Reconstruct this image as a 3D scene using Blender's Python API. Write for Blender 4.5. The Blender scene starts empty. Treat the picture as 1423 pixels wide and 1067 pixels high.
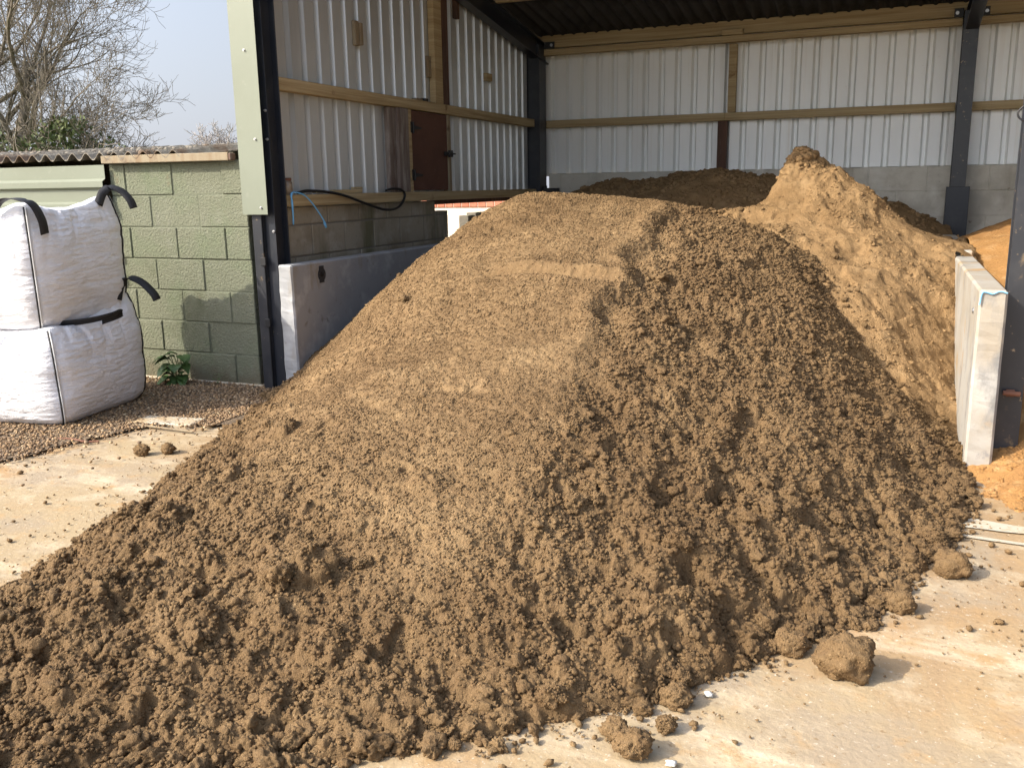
import bpy, bmesh, math, random
import numpy as np
from mathutils import Vector, Matrix

random.seed(7)
RNG = np.random.default_rng(11)
S = bpy.context.scene
C = S.collection
R = math.radians

# ---------------------------------------------------------------- camera
EYE = 1.5
def _n(v): return v/np.linalg.norm(v)
YV = _n(np.array([535.5, 283., -1265.]))
XV = np.array([3110., -225., 1265.]); XV = _n(XV/np.linalg.norm(XV)-YV*(XV/np.linalg.norm(XV)).dot(YV))
ZV = np.cross(XV, YV)
cam = bpy.data.objects.new('camera', bpy.data.cameras.new('camera'))
C.objects.link(cam)
M = Matrix(((*XV, 0), (*YV, 0), (*ZV, EYE), (0, 0, 0, 1)))
cam.matrix_world = M
cam.data.sensor_width = 36
cam.data.lens = 1265/1423*36
cam.data.clip_start = .05
cam.data.clip_end = 2000
S.camera = cam

# ---------------------------------------------------------------- light
SUN_EL, SUN_AZ = 35., 47.          # sun stands behind the camera to the left; AZ measured from -Y towards -X
w = bpy.data.worlds.new('World'); S.world = w; w.use_nodes = True
nt = w.node_tree; bg = nt.nodes['Background']
sky = nt.nodes.new('ShaderNodeTexSky'); sky.sky_type = 'NISHITA'; sky.sun_disc = False
sky.sun_elevation = R(SUN_EL); sky.sun_rotation = R(180+SUN_AZ)
sky.air_density = 1.0; sky.dust_density = 4; sky.ozone_density = 2; sky.altitude = 50
veil = nt.nodes.new('ShaderNodeMix'); veil.data_type = 'RGBA'; veil.inputs['Factor'].default_value = .72   # thin bright haze, thickest near the horizon
gtc = nt.nodes.new('ShaderNodeTexCoord'); gsp = nt.nodes.new('ShaderNodeSeparateXYZ'); gmr = nt.nodes.new('ShaderNodeMapRange')
nt.links.new(gtc.outputs['Generated'], gsp.inputs[0]); nt.links.new(gsp.outputs['Z'], gmr.inputs[0])
gmr.inputs[1].default_value = .0; gmr.inputs[2].default_value = .8; gmr.inputs[3].default_value = .85; gmr.inputs[4].default_value = .25
nt.links.new(gmr.outputs[0], veil.inputs['Factor'])
nt.links.new(sky.outputs[0], veil.inputs['A']); veil.inputs['B'].default_value = (2.5, 2.62, 2.95, 1)
glow = nt.nodes.new('ShaderNodeVectorMath'); glow.operation = 'DOT_PRODUCT'; nt.links.new(gtc.outputs['Generated'], glow.inputs[0])   # haze is brighter on the sun's side
gr_ = nt.nodes.new('ShaderNodeMapRange'); gr_.interpolation_type = 'SMOOTHSTEP'; gr_.inputs[1].default_value = -.1; gr_.inputs[2].default_value = 1; gr_.inputs[3].default_value = 1; gr_.inputs[4].default_value = 2.3
nt.links.new(glow.outputs['Value'], gr_.inputs[0])
sc_ = nt.nodes.new('ShaderNodeVectorMath'); sc_.operation = 'SCALE'; nt.links.new(veil.outputs['Result'], sc_.inputs[0]); nt.links.new(gr_.outputs[0], sc_.inputs['Scale'])
nt.links.new(sc_.outputs[0], bg.inputs[0]); bg.inputs[1].default_value = .15
sl = bpy.data.lights.new('sun', 'SUN'); sl.energy = 3.6; sl.angle = R(.6); sl.color = (1, .92, .78)
so = bpy.data.objects.new('sun', sl); C.objects.link(so)
sd = Vector((-math.sin(R(SUN_AZ))*math.cos(R(SUN_EL)), -math.cos(R(SUN_AZ))*math.cos(R(SUN_EL)), math.sin(R(SUN_EL))))
glow.inputs[1].default_value = sd
so.rotation_euler = sd.to_track_quat('Z', 'Y').to_euler()
so.location = (-10, -10, 12)
S.view_settings.view_transform = 'Standard'; S.view_settings.look = 'None'
S.view_settings.exposure = .86; S.view_settings.gamma = 1

# ---------------------------------------------------------------- noise
def _hash(ix, iy, iz, seed):
    h = (ix*374761393 + iy*668265263 + iz*2147483647*0 + iz*1274126177 + seed*974711) & 0xffffffff
    h = ((h ^ (h >> 13))*1274126177) & 0xffffffff
    h = ((h ^ (h >> 16))*2246822519) & 0xffffffff
    return ((h ^ (h >> 15)) & 0xffffff)/float(0xffffff)
def vnoise(p, f, seed=0):
    """value noise in 2 or 3 dims, -1..1"""
    q = np.asarray(p)*f
    d = q.shape[1]
    if d == 2: q = np.c_[q, np.zeros(len(q))+.5]
    i = np.floor(q).astype(np.int64); t = q-i; t = t*t*t*(t*(t*6-15)+10)
    ix, iy, iz = i[:, 0], i[:, 1], i[:, 2]; tx, ty, tz = t[:, 0], t[:, 1], t[:, 2]
    def L(dz):
        a = _hash(ix, iy, iz+dz, seed); b = _hash(ix+1, iy, iz+dz, seed)
        c = _hash(ix, iy+1, iz+dz, seed); e = _hash(ix+1, iy+1, iz+dz, seed)
        return (a+(b-a)*tx)*(1-ty)+(c+(e-c)*tx)*ty
    if d == 2: return L(0)*2-1
    return (L(0)*(1-tz)+L(1)*tz)*2-1
def fbm(p, f, o=4, seed=0, g=.5):
    s = 0; a = 1; t = 0
    for k in range(o):
        s = s+a*vnoise(p, f*2.03**k, seed+k*17); t += a; a *= g
    return s/t
def lumps(p, f, seed=0, jit=.9):
    """packed round lumps: 1 at a lump's centre, 0 in the cracks"""
    q = p*f; i = np.floor(q).astype(np.int64); z0 = np.zeros(len(q), np.int64)
    best = np.full(len(q), 9.)
    for dx in (-1, 0, 1):
        for dy in (-1, 0, 1):
            cx, cy = i[:, 0]+dx, i[:, 1]+dy
            jx = cx+.5+jit*(_hash(cx, cy, z0, seed)-.5); jy = cy+.5+jit*(_hash(cx, cy, z0+7, seed)-.5)
            s = .7+.6*_hash(cx, cy, z0+3, seed)
            best = np.minimum(best, ((q[:, 0]-jx)**2+(q[:, 1]-jy)**2)/s**2)
    return np.sqrt(np.clip(1-best*1.3, 0, 1))
def sm(a, b, x):
    t = np.clip((x-a)/(b-a), 0, 1); return t*t*(3-2*t)

# ---------------------------------------------------------------- materials
def mat(name, col, rough=.8, metal=0, var=None, vscale=5, bump=0, bscale=50, stretch=(1, 1, 1), spec=.4, bdist=.01, extra=None):
    """col base colour; var = list of (colour, scale, threshold lo, hi, stretch) stains laid over it"""
    m = bpy.data.materials.new(name); m.use_nodes = True; t = m.node_tree; N = t.nodes; L = t.links
    b = N['Principled BSDF']; b.inputs['Roughness'].default_value = rough; b.inputs['Metallic'].default_value = metal
    b.inputs['Specular IOR Level'].default_value = spec
    tc = N.new('ShaderNodeTexCoord')
    rgb = N.new('ShaderNodeRGB'); rgb.outputs[0].default_value = (*col, 1); cur = rgb.outputs[0]
    for v in (var or []):
        c2, sc, lo, hi = v[:4]; st = v[4] if len(v) > 4 else (1, 1, 1)
        mp = N.new('ShaderNodeMapping'); mp.inputs['Scale'].default_value = st
        mp.inputs['Location'].default_value = (random.uniform(0, 20), random.uniform(0, 20), random.uniform(0, 20))
        L.new(tc.outputs['Object'], mp.inputs[0])
        no = N.new('ShaderNodeTexNoise'); no.inputs['Scale'].default_value = sc; no.inputs['Detail'].default_value = 8; no.inputs['Roughness'].default_value = .62
        L.new(mp.outputs[0], no.inputs[0])
        mr = N.new('ShaderNodeMapRange'); mr.inputs[1].default_value = lo; mr.inputs[2].default_value = hi; L.new(no.outputs[0], mr.inputs[0])
        mx = N.new('ShaderNodeMix'); mx.data_type = 'RGBA'; L.new(mr.outputs[0], mx.inputs['Factor'])
        L.new(cur, mx.inputs['A']); mx.inputs['B'].default_value = (*c2, 1); cur = mx.outputs['Result']
    if extra: cur = extra(t, tc, cur)
    L.new(cur, b.inputs['Base Color'])
    if bump:
        mp = N.new('ShaderNodeMapping'); mp.inputs['Scale'].default_value = stretch; L.new(tc.outputs['Object'], mp.inputs[0])
        no = N.new('ShaderNodeTexNoise'); no.inputs['Scale'].default_value = bscale; no.inputs['Detail'].default_value = 6; no.inputs['Roughness'].default_value = .6
        L.new(mp.outputs[0], no.inputs[0])
        bu = N.new('ShaderNodeBump'); bu.inputs['Strength'].default_value = bump; bu.inputs['Distance'].default_value = bdist
        L.new(no.outputs[0], bu.inputs['Height']); L.new(bu.outputs[0], b.inputs['Normal'])
    return m

M_ = {}
def mudline(t, tc, cur):
    """mud splashed up the foot of a wall in ragged patches"""
    N = t.nodes; L = t.links; sp = N.new('ShaderNodeSeparateXYZ'); L.new(tc.outputs['Object'], sp.inputs[0])
    no = N.new('ShaderNodeTexNoise'); no.inputs['Scale'].default_value = 7; no.inputs['Detail'].default_value = 8; no.inputs['Roughness'].default_value = .7; L.new(tc.outputs['Object'], no.inputs[0])
    a = N.new('ShaderNodeMath'); a.operation = 'MULTIPLY_ADD'; a.inputs[1].default_value = -1.6; L.new(sp.outputs['Z'], a.inputs[0]); L.new(no.outputs[0], a.inputs[2])
    mr = N.new('ShaderNodeMapRange'); mr.inputs[1].default_value = .20; mr.inputs[2].default_value = .48; mr.inputs[4].default_value = .7; L.new(a.outputs[0], mr.inputs[0])
    mx = N.new('ShaderNodeMix'); mx.data_type = 'RGBA'; L.new(mr.outputs[0], mx.inputs['Factor']); L.new(cur, mx.inputs['A']); mx.inputs['B'].default_value = (.12, .10, .065, 1); return mx.outputs['Result']
def yard_mat():
    def ex(t, tc, cur):
        N = t.nodes; L = t.links; at = N.new('ShaderNodeAttribute'); at.attribute_name = 'dust'
        no = N.new('ShaderNodeTexNoise'); no.inputs['Scale'].default_value = 9; no.inputs['Detail'].default_value = 9; no.inputs['Roughness'].default_value = .72; L.new(tc.outputs['Object'], no.inputs[0])
        ad = N.new('ShaderNodeMath'); ad.operation = 'ADD'; L.new(at.outputs['Fac'], ad.inputs[0]); L.new(no.outputs[0], ad.inputs[1])
        mr = N.new('ShaderNodeMapRange'); mr.inputs[1].default_value = .78; mr.inputs[2].default_value = 1.15; mr.inputs[4].default_value = .85; L.new(ad.outputs[0], mr.inputs[0])
        mx = N.new('ShaderNodeMix'); mx.data_type = 'RGBA'; L.new(mr.outputs[0], mx.inputs['Factor'])
        L.new(cur, mx.inputs['A']); mx.inputs['B'].default_value = (.27, .18, .09, 1); return mx.outputs['Result']
    return mat('dusty_concrete', (.325, .250, .150), .95, var=[((.33, .205, .095), .9, .44, .60), ((.30, .21, .12), 1.6, .54, .66, (1, .15, 1)), ((.50, .42, .30), 2.2, .56, .66, (.2, 1, 1)), ((.29, .232, .16), 1.9, .50, .64), ((.40, .325, .22), 4.3, .54, .68), ((.30, .20, .105), 2.6, .60, .74), ((.35, .235, .12), 7, .56, .70), ((.23, .16, .09), 40, .60, .70), ((.52, .46, .37), 60, .61, .70), ((.20, .15, .10), 110, .62, .72)], bump=.55, bscale=45, bdist=.008, spec=.2, extra=ex)
def sand_mat():
    """moist sand: a vertex attribute darkens it for wetness and painted clod shade"""
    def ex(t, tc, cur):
        N = t.nodes; L = t.links; at = N.new('ShaderNodeAttribute'); at.attribute_name = 'damp_shade'
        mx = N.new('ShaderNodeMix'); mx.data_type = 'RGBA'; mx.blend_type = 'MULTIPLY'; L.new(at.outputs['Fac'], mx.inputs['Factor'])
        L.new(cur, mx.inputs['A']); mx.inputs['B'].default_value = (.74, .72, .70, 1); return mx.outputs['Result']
    return mat('damp_sand', (.212, .137, .066), .92, var=[((.158, .098, .045), 1.3, .42, .64), ((.26, .172, .085), 3.1, .50, .70), ((.18, .112, .053), 18, .50, .66), ((.36, .25, .13), 60, .60, .72), ((.15, .095, .05), 85, .58, .72)], bump=1, bscale=130, bdist=.010, spec=.25, extra=ex)
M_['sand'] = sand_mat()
M_['fine'] = mat('fine_sand', (.265, .168, .080), .95, var=[((.20, .123, .056), 1.9, .45, .66), ((.30, .198, .10), 5, .5, .7), ((.18, .11, .05), 24, .55, .7), ((.38, .265, .14), 110, .6, .72)], bump=1, bscale=100, bdist=.012, spec=.2)
M_['orange'] = mat('orange_sand', (.32, .172, .062), .95, var=[((.29, .15, .055), 2.5, .45, .66), ((.42, .26, .12), 11, .52, .7), ((.26, .14, .05), 40, .56, .7)], bump=.9, bscale=80, bdist=.014, spec=.2)
M_['yard'] = yard_mat()
M_['slab'] = mat('bare_concrete_strip', (.43, .39, .31), .9, var=[((.42, .31, .18), 4, .48, .64), ((.32, .24, .14), 25, .56, .68)], bump=.5, bscale=60)
M_['field'] = mat('field_grass', (.07, .10, .03), .95, var=[((.10, .09, .04), .4, .45, .65)], bump=.5, bscale=10)
M_['gravel_base'] = mat('gravel_bed', (.20, .145, .09), .95, var=[((.10, .07, .045), 60, .45, .6)], bump=1, bscale=80, bdist=.02)
M_['blockg'] = mat('green_painted_block', (.160, .168, .117), .88, extra=mudline, var=[((.145, .165, .105), 3, .48, .68), ((.178, .186, .135), 9, .52, .7), ((.21, .205, .17), 3.5, .60, .72, (1, 1, .4)), ((.12, .125, .085), 45, .62, .72), ((.095, .105, .06), 2.2, .60, .75), ((.17, .14, .09), 5, .66, .76)], bump=1, bscale=60, bdist=.014, spec=.25)
M_['mortarg'] = mat('green_painted_mortar', (.13, .14, .095), .9, var=[((.06, .065, .045), 9, .55, .68)], bump=.7, bscale=60)
M_['blockn'] = mat('grey_concrete_block', (.33, .295, .225), .92, var=[((.23, .195, .135), 2.4, .46, .66), ((.40, .365, .30), 5, .52, .7), ((.15, .14, .08), 2.6, .54, .66, (1, 1, .2)), ((.18, .165, .13), 60, .6, .72)], bump=.8, bscale=80, bdist=.006)
M_['mortarn'] = mat('grey_mortar', (.20, .18, .145), .95, bump=.6, bscale=60)
M_['blockb'] = mat('rendered_block', (.58, .55, .47), .92, var=[((.44, .41, .34), 1.6, .44, .58), ((.66, .64, .57), 2.6, .5, .66), ((.32, .28, .22), 2.2, .56, .70, (1, 1, .2)), ((.22, .18, .14), 12, .64, .72)], bump=.5, bscale=60, bdist=.006)
M_['clad'] = mat('white_sheet', (.87, .89, .88), .42, .08, var=[((.80, .81, .79), .8, .45, .7, (3, 3, .3)), ((.62, .58, .50), 6, .66, .86, (4, 4, .15)), ((.70, .68, .62), 30, .66, .8), ((.72, .70, .64), 1.4, .58, .8, (9, 9, .12))], spec=.5)
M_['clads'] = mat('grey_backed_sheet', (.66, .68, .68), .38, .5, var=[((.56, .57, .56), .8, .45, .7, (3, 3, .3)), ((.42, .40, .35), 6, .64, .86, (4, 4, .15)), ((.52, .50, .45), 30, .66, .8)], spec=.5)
M_['green_clad'] = mat('sage_sheet', (.180, .200, .150), .45, var=[((.155, .172, .125), 1.2, .4, .7), ((.20, .215, .165), 14, .6, .75)], spec=.5)
M_['roofin'] = mat('dark_roof_sheet', (.045, .045, .047), .9, var=[((.025, .025, .027), 3, .45, .65)], bump=.3, bscale=30)
M_['cement'] = mat('weathered_cement_sheet', (.22, .20, .165), .95, var=[((.12, .10, .075), 8, .45, .62), ((.30, .28, .23), 25, .55, .7), ((.13, .09, .06), 3, .5, .6)], bump=.7, bscale=60)
M_['steel'] = mat('black_painted_steel', (.016, .019, .026), .38, var=[((.03, .032, .038), 4, .5, .7), ((.10, .085, .065), 26, .67, .74)], spec=.5)
M_['steel2'] = mat('slate_painted_steel', (.024, .026, .031), .36, var=[((.045, .045, .048), 3, .5, .7), ((.27, .20, .12), 26, .64, .70), ((.18, .13, .075), 7, .62, .70)], spec=.5)
M_['timber'] = mat('treated_timber', (.42, .325, .18), .8, var=[((.32, .23, .115), 3, .42, .62, (.25, .25, 9)), ((.50, .40, .24), 4, .5, .7, (.3, .3, 12)), ((.20, .125, .06), 2.8, .66, .72)], bump=.3, bscale=20, stretch=(.3, .3, 8))
M_['timberd'] = mat('dark_timber', (.115, .062, .042), .85, var=[((.07, .04, .03), 3, .42, .62, (4, 4, .4)), ((.20, .15, .12), 5, .55, .75, (5, 5, .5))], bump=.4, bscale=20, stretch=(6, 6, .4))
M_['timberg'] = mat('grey_timber', (.20, .165, .14), .85, var=[((.12, .085, .07), 3, .42, .62, (4, 4, .5)), ((.31, .28, .25), 5, .5, .7, (3, 3, .6))], bump=.4, bscale=20, stretch=(5, 5, .4))
M_['pine'] = mat('pale_pine', (.25, .205, .135), .8, var=[((.20, .14, .08), 4, .45, .65, (4, 4, .5)), ((.12, .08, .05), 6, .58, .68)])
M_['door'] = mat('brown_board', (.115, .052, .034), .7, var=[((.085, .038, .026), 2, .45, .65), ((.16, .085, .055), 14, .6, .75)], bump=.15)
M_['iron'] = mat('black_iron', (.012, .012, .013), .5, spec=.5)
M_['zinc'] = mat('zinc_bolt', (.55, .55, .55), .35, .9)
M_['conc'] = mat('precast_concrete', (.32, .325, .33), .75, var=[((.28, .285, .29), 1.6, .45, .62), ((.45, .45, .45), 5, .52, .7), ((.26, .225, .17), 3, .58, .70, (1, 1, .35)), ((.22, .21, .19), 9, .62, .72)], bump=.3, bscale=40, bdist=.004)
M_['conc2'] = mat('pale_precast_concrete', (.37, .355, .325), .75, var=[((.32, .28, .22), 1.7, .45, .62), ((.20, .195, .185), 3.4, .54, .64, (1, 1, .45)), ((.37, .25, .125), 3.5, .58, .70), ((.24, .23, .22), 14, .60, .68)], bump=.4, bscale=40, bdist=.006)
M_['bag'] = mat('white_woven_bag', (.72, .72, .74), .5, var=[((.64, .63, .63), 2.2, .5, .7), ((.58, .54, .47), 6, .66, .78)], bump=.5, bscale=45, stretch=(1, 1, 2.8), bdist=.016, spec=.4)
M_['strap'] = mat('black_webbing', (.014, .014, .016), .6, bump=.4, bscale=220, stretch=(1, 1, .2))
M_['piping'] = mat('white_piping', (.62, .62, .60), .7)
M_['jar'] = mat('dusty_glass_jar', (.22, .17, .12), .25, var=[((.33, .28, .21), 20, .5, .7)], spec=.6)
M_['cable'] = mat('black_rubber', (.012, .012, .013), .45)
M_['blue'] = mat('blue_twine', (.16, .42, .68), .7)
M_['bark'] = mat('grey_bark', (.18, .15, .115), .95, var=[((.10, .09, .05), 5, .45, .65), ((.26, .23, .19), 9, .5, .7)], bump=.6, bscale=20)
M_['barkfar'] = mat('far_faded_bark', (.36, .33, .31), .95)  # fading with distance painted into the far tree's bark colour
M_['leaf'] = mat('ivy_leaf', (.065, .095, .026), .6, var=[((.12, .14, .05), 3, .45, .65)])
M_['leaf2'] = mat('weed_leaf', (.05, .10, .025), .5, var=[((.085, .15, .04), 18, .45, .65)])
M_['cream'] = mat('cream_render', (.60, .53, .43), .9, bump=.2)
M_['brick'] = mat('red_clay_brick', (.36, .13, .075), .85, var=[((.43, .18, .11), 6, .45, .65)], bump=.4)
M_['white_lump'] = mat('white_chalk', (.55, .54, .50), .8, bump=.4, bscale=90)
M_['rust'] = mat('rusty_rod', (.17, .075, .045), .8)
M_['glass'] = mat('lamp_glass', (.3, .3, .3), .1, spec=.8)

def gravel_mat():
    m = mat('gravel_stone', (.4, .3, .2), .8, bump=.3, bscale=90)
    t = m.node_tree; N = t.nodes; g = N.new('ShaderNodeNewGeometry'); r = N.new('ShaderNodeValToRGB')
    e = r.color_ramp.elements
    e[0].color = (.075, .045, .022, 1); e[0].position = 0; e[1].color = (.42, .33, .21, 1); e[1].position = 1
    for p, c in ((.25, (.18, .11, .055, 1)), (.5, (.28, .18, .095, 1)), (.7, (.22, .155, .10, 1)), (.85, (.34, .215, .10, 1))):
        k = e.new(p); k.color = c
    t.links.new(g.outputs['Random Per Island'], r.inputs[0]); t.links.new(r.outputs[0], N['Principled BSDF'].inputs['Base Color'])
    return m
M_['gravel'] = gravel_mat()

# ---------------------------------------------------------------- object helpers
def link(name, me, parent=None, smooth=False):
    o = bpy.data.objects.new(name, me); C.objects.link(o)
    if parent is not None:
        o.parent = parent; o.matrix_parent_inverse = Matrix.Translation(-Vector(parent.location))
    return o
def raw(name, V, F, m, parent=None, smooth=False):
    """fast mesh from numpy; F is a list/array of faces of one size, or a python list of mixed faces"""
    me = bpy.data.meshes.new(name)
    if isinstance(F, np.ndarray):
        n = F.shape[1]; V = np.asarray(V, np.float32)
        me.vertices.add(len(V)); me.vertices.foreach_set('co', V.ravel())
        me.loops.add(F.size); me.loops.foreach_set('vertex_index', F.astype(np.int32).ravel())
        me.polygons.add(len(F)); me.polygons.foreach_set('loop_start', (np.arange(len(F))*n).astype(np.int32))
        me.update(calc_edges=True)
    else:
        me.from_pydata([tuple(v) for v in V], [], F)
    if smooth: me.polygons.foreach_set('use_smooth', np.ones(len(me.polygons), bool))
    me.materials.append(M_[m] if isinstance(m, str) else m); me.update()
    return link(name, me, parent)
def tag(o, label=None, cat=None, group=None, kind=None):
    if label: o['label'] = label
    if cat: o['category'] = cat
    if group: o['group'] = group
    if kind: o['kind'] = kind
    return o
def thing(name, label, cat, loc, group=None):
    o = bpy.data.objects.new(name, None); C.objects.link(o); o.location = loc; o.empty_display_size = .2
    return tag(o, label, cat, group)

class MB:
    def __init__(s): s.V = []; s.F = []
    def add(s, V, F):
        k = len(s.V); s.V += [tuple(v) for v in V]; s.F += [tuple(i+k for i in f) for f in F]; return s
    def box(s, a, b, bev=0.004):
        """bevelled box from corner a to corner b"""
        a = np.array(a, float); b = np.array(b, float); lo = np.minimum(a, b); hi = np.maximum(a, b)
        e = min(bev, (hi-lo).min()*.3)
        bm = bmesh.new(); bmesh.ops.create_cube(bm, size=1)
        for v in bm.verts: v.co = Vector([(lo[i]+hi[i])/2+v.co[i]*(hi[i]-lo[i]) for i in range(3)])
        if e > 0: bmesh.ops.bevel(bm, geom=bm.edges[:], offset=e, segments=1, affect='EDGES')
        bm.verts.index_update()
        s.add([v.co[:] for v in bm.verts], [[v.index for v in f.verts] for f in bm.faces]); bm.free(); return s
    def beam(s, p, q, w, h, up=(0, 0, 1), bev=.004):
        """box along p->q, w across, h along up"""
        p = Vector(p); q = Vector(q); d = (q-p); L = d.length; d.normalize(); u = Vector(up); x = d.cross(u).normalized(); u = x.cross(d).normalized()
        t = MB().box((-w/2, 0, -h/2), (w/2, L, h/2), bev)
        s.add([p+x*v[0]+d*v[1]+u*v[2] for v in t.V], t.F); return s
    def tube(s, pts, r, n=8, cap=True):
        pts = [Vector(p) for p in pts]; rs = r if isinstance(r, (list, tuple)) else [r]*len(pts)
        V = []; F = []; ref = None
        for i, p in enumerate(pts):
            d = (pts[min(i+1, len(pts)-1)]-pts[max(i-1, 0)]).normalized()
            if ref is None: ref = d.orthogonal().normalized()
            ref = (ref-d*ref.dot(d)); ref = ref.normalized() if ref.length > 1e-6 else d.orthogonal().normalized()
            b = d.cross(ref)
            for k in range(n):
                a = 2*math.pi*k/n; V.append(p+(ref*math.cos(a)+b*math.sin(a))*rs[i])
        for i in range(len(pts)-1):
            for k in range(n):
                F.append((i*n+k, i*n+(k+1) % n, (i+1)*n+(k+1) % n, (i+1)*n+k))
        if cap: F.append(tuple(range(n))[::-1]); F.append(tuple((len(pts)-1)*n+k for k in range(n)))
        return s.add(V, F)
    def lathe(s, c, prof, axis='z', n=20):
        """prof list of (r, h) revolved about axis through c"""
        V = []; F = []
        for r, h in prof:
            for k in range(n):
                a = 2*math.pi*k/n; x, y = r*math.cos(a), r*math.sin(a)
                v = (x, y, h) if axis == 'z' else ((h, x, y) if axis == 'x' else (x, h, y))
                V.append(tuple(c[i]+v[i] for i in range(3)))
        for i in range(len(prof)-1):
            for k in range(n): F.append((i*n+k, i*n+(k+1) % n, (i+1)*n+(k+1) % n, (i+1)*n+k))
        F.append(tuple(range(n))[::-1]); F.append(tuple((len(prof)-1)*n+k for k in range(n)))
        return s.add(V, F)
    def ribbon(s, pts, wdir, w, t=.003):
        """strap with width w along wdir (one vector or one per point) and thickness t"""
        pts = [Vector(p) for p in pts]; V = []; F = []
        for i, p in enumerate(pts):
            d = (pts[min(i+1, len(pts)-1)]-pts[max(i-1, 0)]).normalized()
            wd = Vector(wdir[i] if isinstance(wdir, list) else wdir); wd = (wd-d*wd.dot(d)).normalized(); nn = d.cross(wd)
            for a, b in ((-1, -1), (1, -1), (1, 1), (-1, 1)): V.append(p+wd*a*w/2+nn*b*t/2)
        for i in range(len(pts)-1):
            for k in range(4): F.append((i*4+k, i*4+(k+1) % 4, (i+1)*4+(k+1) % 4, (i+1)*4+k))
        F.append((3, 2, 1, 0)); e = (len(pts)-1)*4; F.append((e, e+1, e+2, e+3))
        return s.add(V, F)
    def build(s, name, m, parent=None, smooth=False):
        o = raw(name, s.V, s.F, m, parent)
        bm = bmesh.new(); bm.from_mesh(o.data); bmesh.ops.recalc_face_normals(bm, faces=bm.faces); bm.to_mesh(o.data); bm.free()
        if smooth: o.data.polygons.foreach_set('use_smooth', np.ones(len(o.data.polygons), bool))
        return o
def spline(P, n=8):
    P = [Vector(p) for p in P]; P = [P[0]*2-P[1]]+P+[P[-1]*2-P[-2]]; out = []
    for i in range(1, len(P)-2):
        for k in range(n):
            t = k/n; a, b, c, d = P[i-1:i+3]
            out.append(.5*((2*b)+(-a+c)*t+(2*a-5*b+4*c-d)*t*t+(-a+3*b-3*c+d)*t**3))
    out.append(P[-2]); return out

def wall_blocks(mb, mort, fn, runs, ch, bl, depth, joint=.011, seed=1, rough=.0015, z0=0.):
    """fn(u, d, z)->xyz with u along the wall, d into it. runs: (u0, u1, z_lo, z_hi)"""
    rr = random.Random(seed)
    for (u0, u1, za, zb) in runs:
        k0 = int(round((za-z0)/ch)); k1 = int(math.ceil((zb-z0)/ch-1e-6))
        for k in range(k0, k1):
            lo = max(za, z0+k*ch); hi = min(zb, z0+(k+1)*ch)
            off = (k % 2)*bl/2
            j = math.floor((u0-off)/bl)
            while True:
                a = max(u0, off+j*bl); b = min(u1, off+(j+1)*bl); j += 1
                if a >= u1-.001: break
                if b-a < .03: continue
                d0 = rr.uniform(-rough, rough)*2
                t = MB().box((a+joint/2, d0, lo+joint/2), (b-joint/2, depth, hi-joint/2), .006)
                mb.add([fn(*v) for v in t.V], t.F)
        t = MB().box((u0+.004, .006, za+.004), (u1-.004, depth-.006, zb-.008), 0)
        mort.add([fn(*v) for v in t.V], t.F)

# ---------------------------------------------------------------- heaps
class TPS:
    def __init__(s, P, lam=1e-4):
        P = np.array(P, float); s.c = P[:, :2]; n = len(P)
        K = s.k(s.c, s.c)+lam*np.eye(n); Q = np.c_[np.ones(n), s.c]
        A = np.zeros((n+3, n+3)); A[:n, :n] = K; A[:n, n:] = Q; A[n:, :n] = Q.T
        s.w = np.linalg.solve(A, np.r_[P[:, 2], 0, 0, 0])
    @staticmethod
    def k(a, b):
        r2 = ((a[:, None, :]-b[None])**2).sum(-1); return .5*r2*np.log(r2+1e-12)
    def __call__(s, p):
        out = np.empty(len(p))
        for i in range(0, len(p), 60000):
            q = p[i:i+60000]; out[i:i+60000] = s.k(q, s.c)@s.w[:-3]+s.w[-3]+q@s.w[-2:]
        return out

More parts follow.
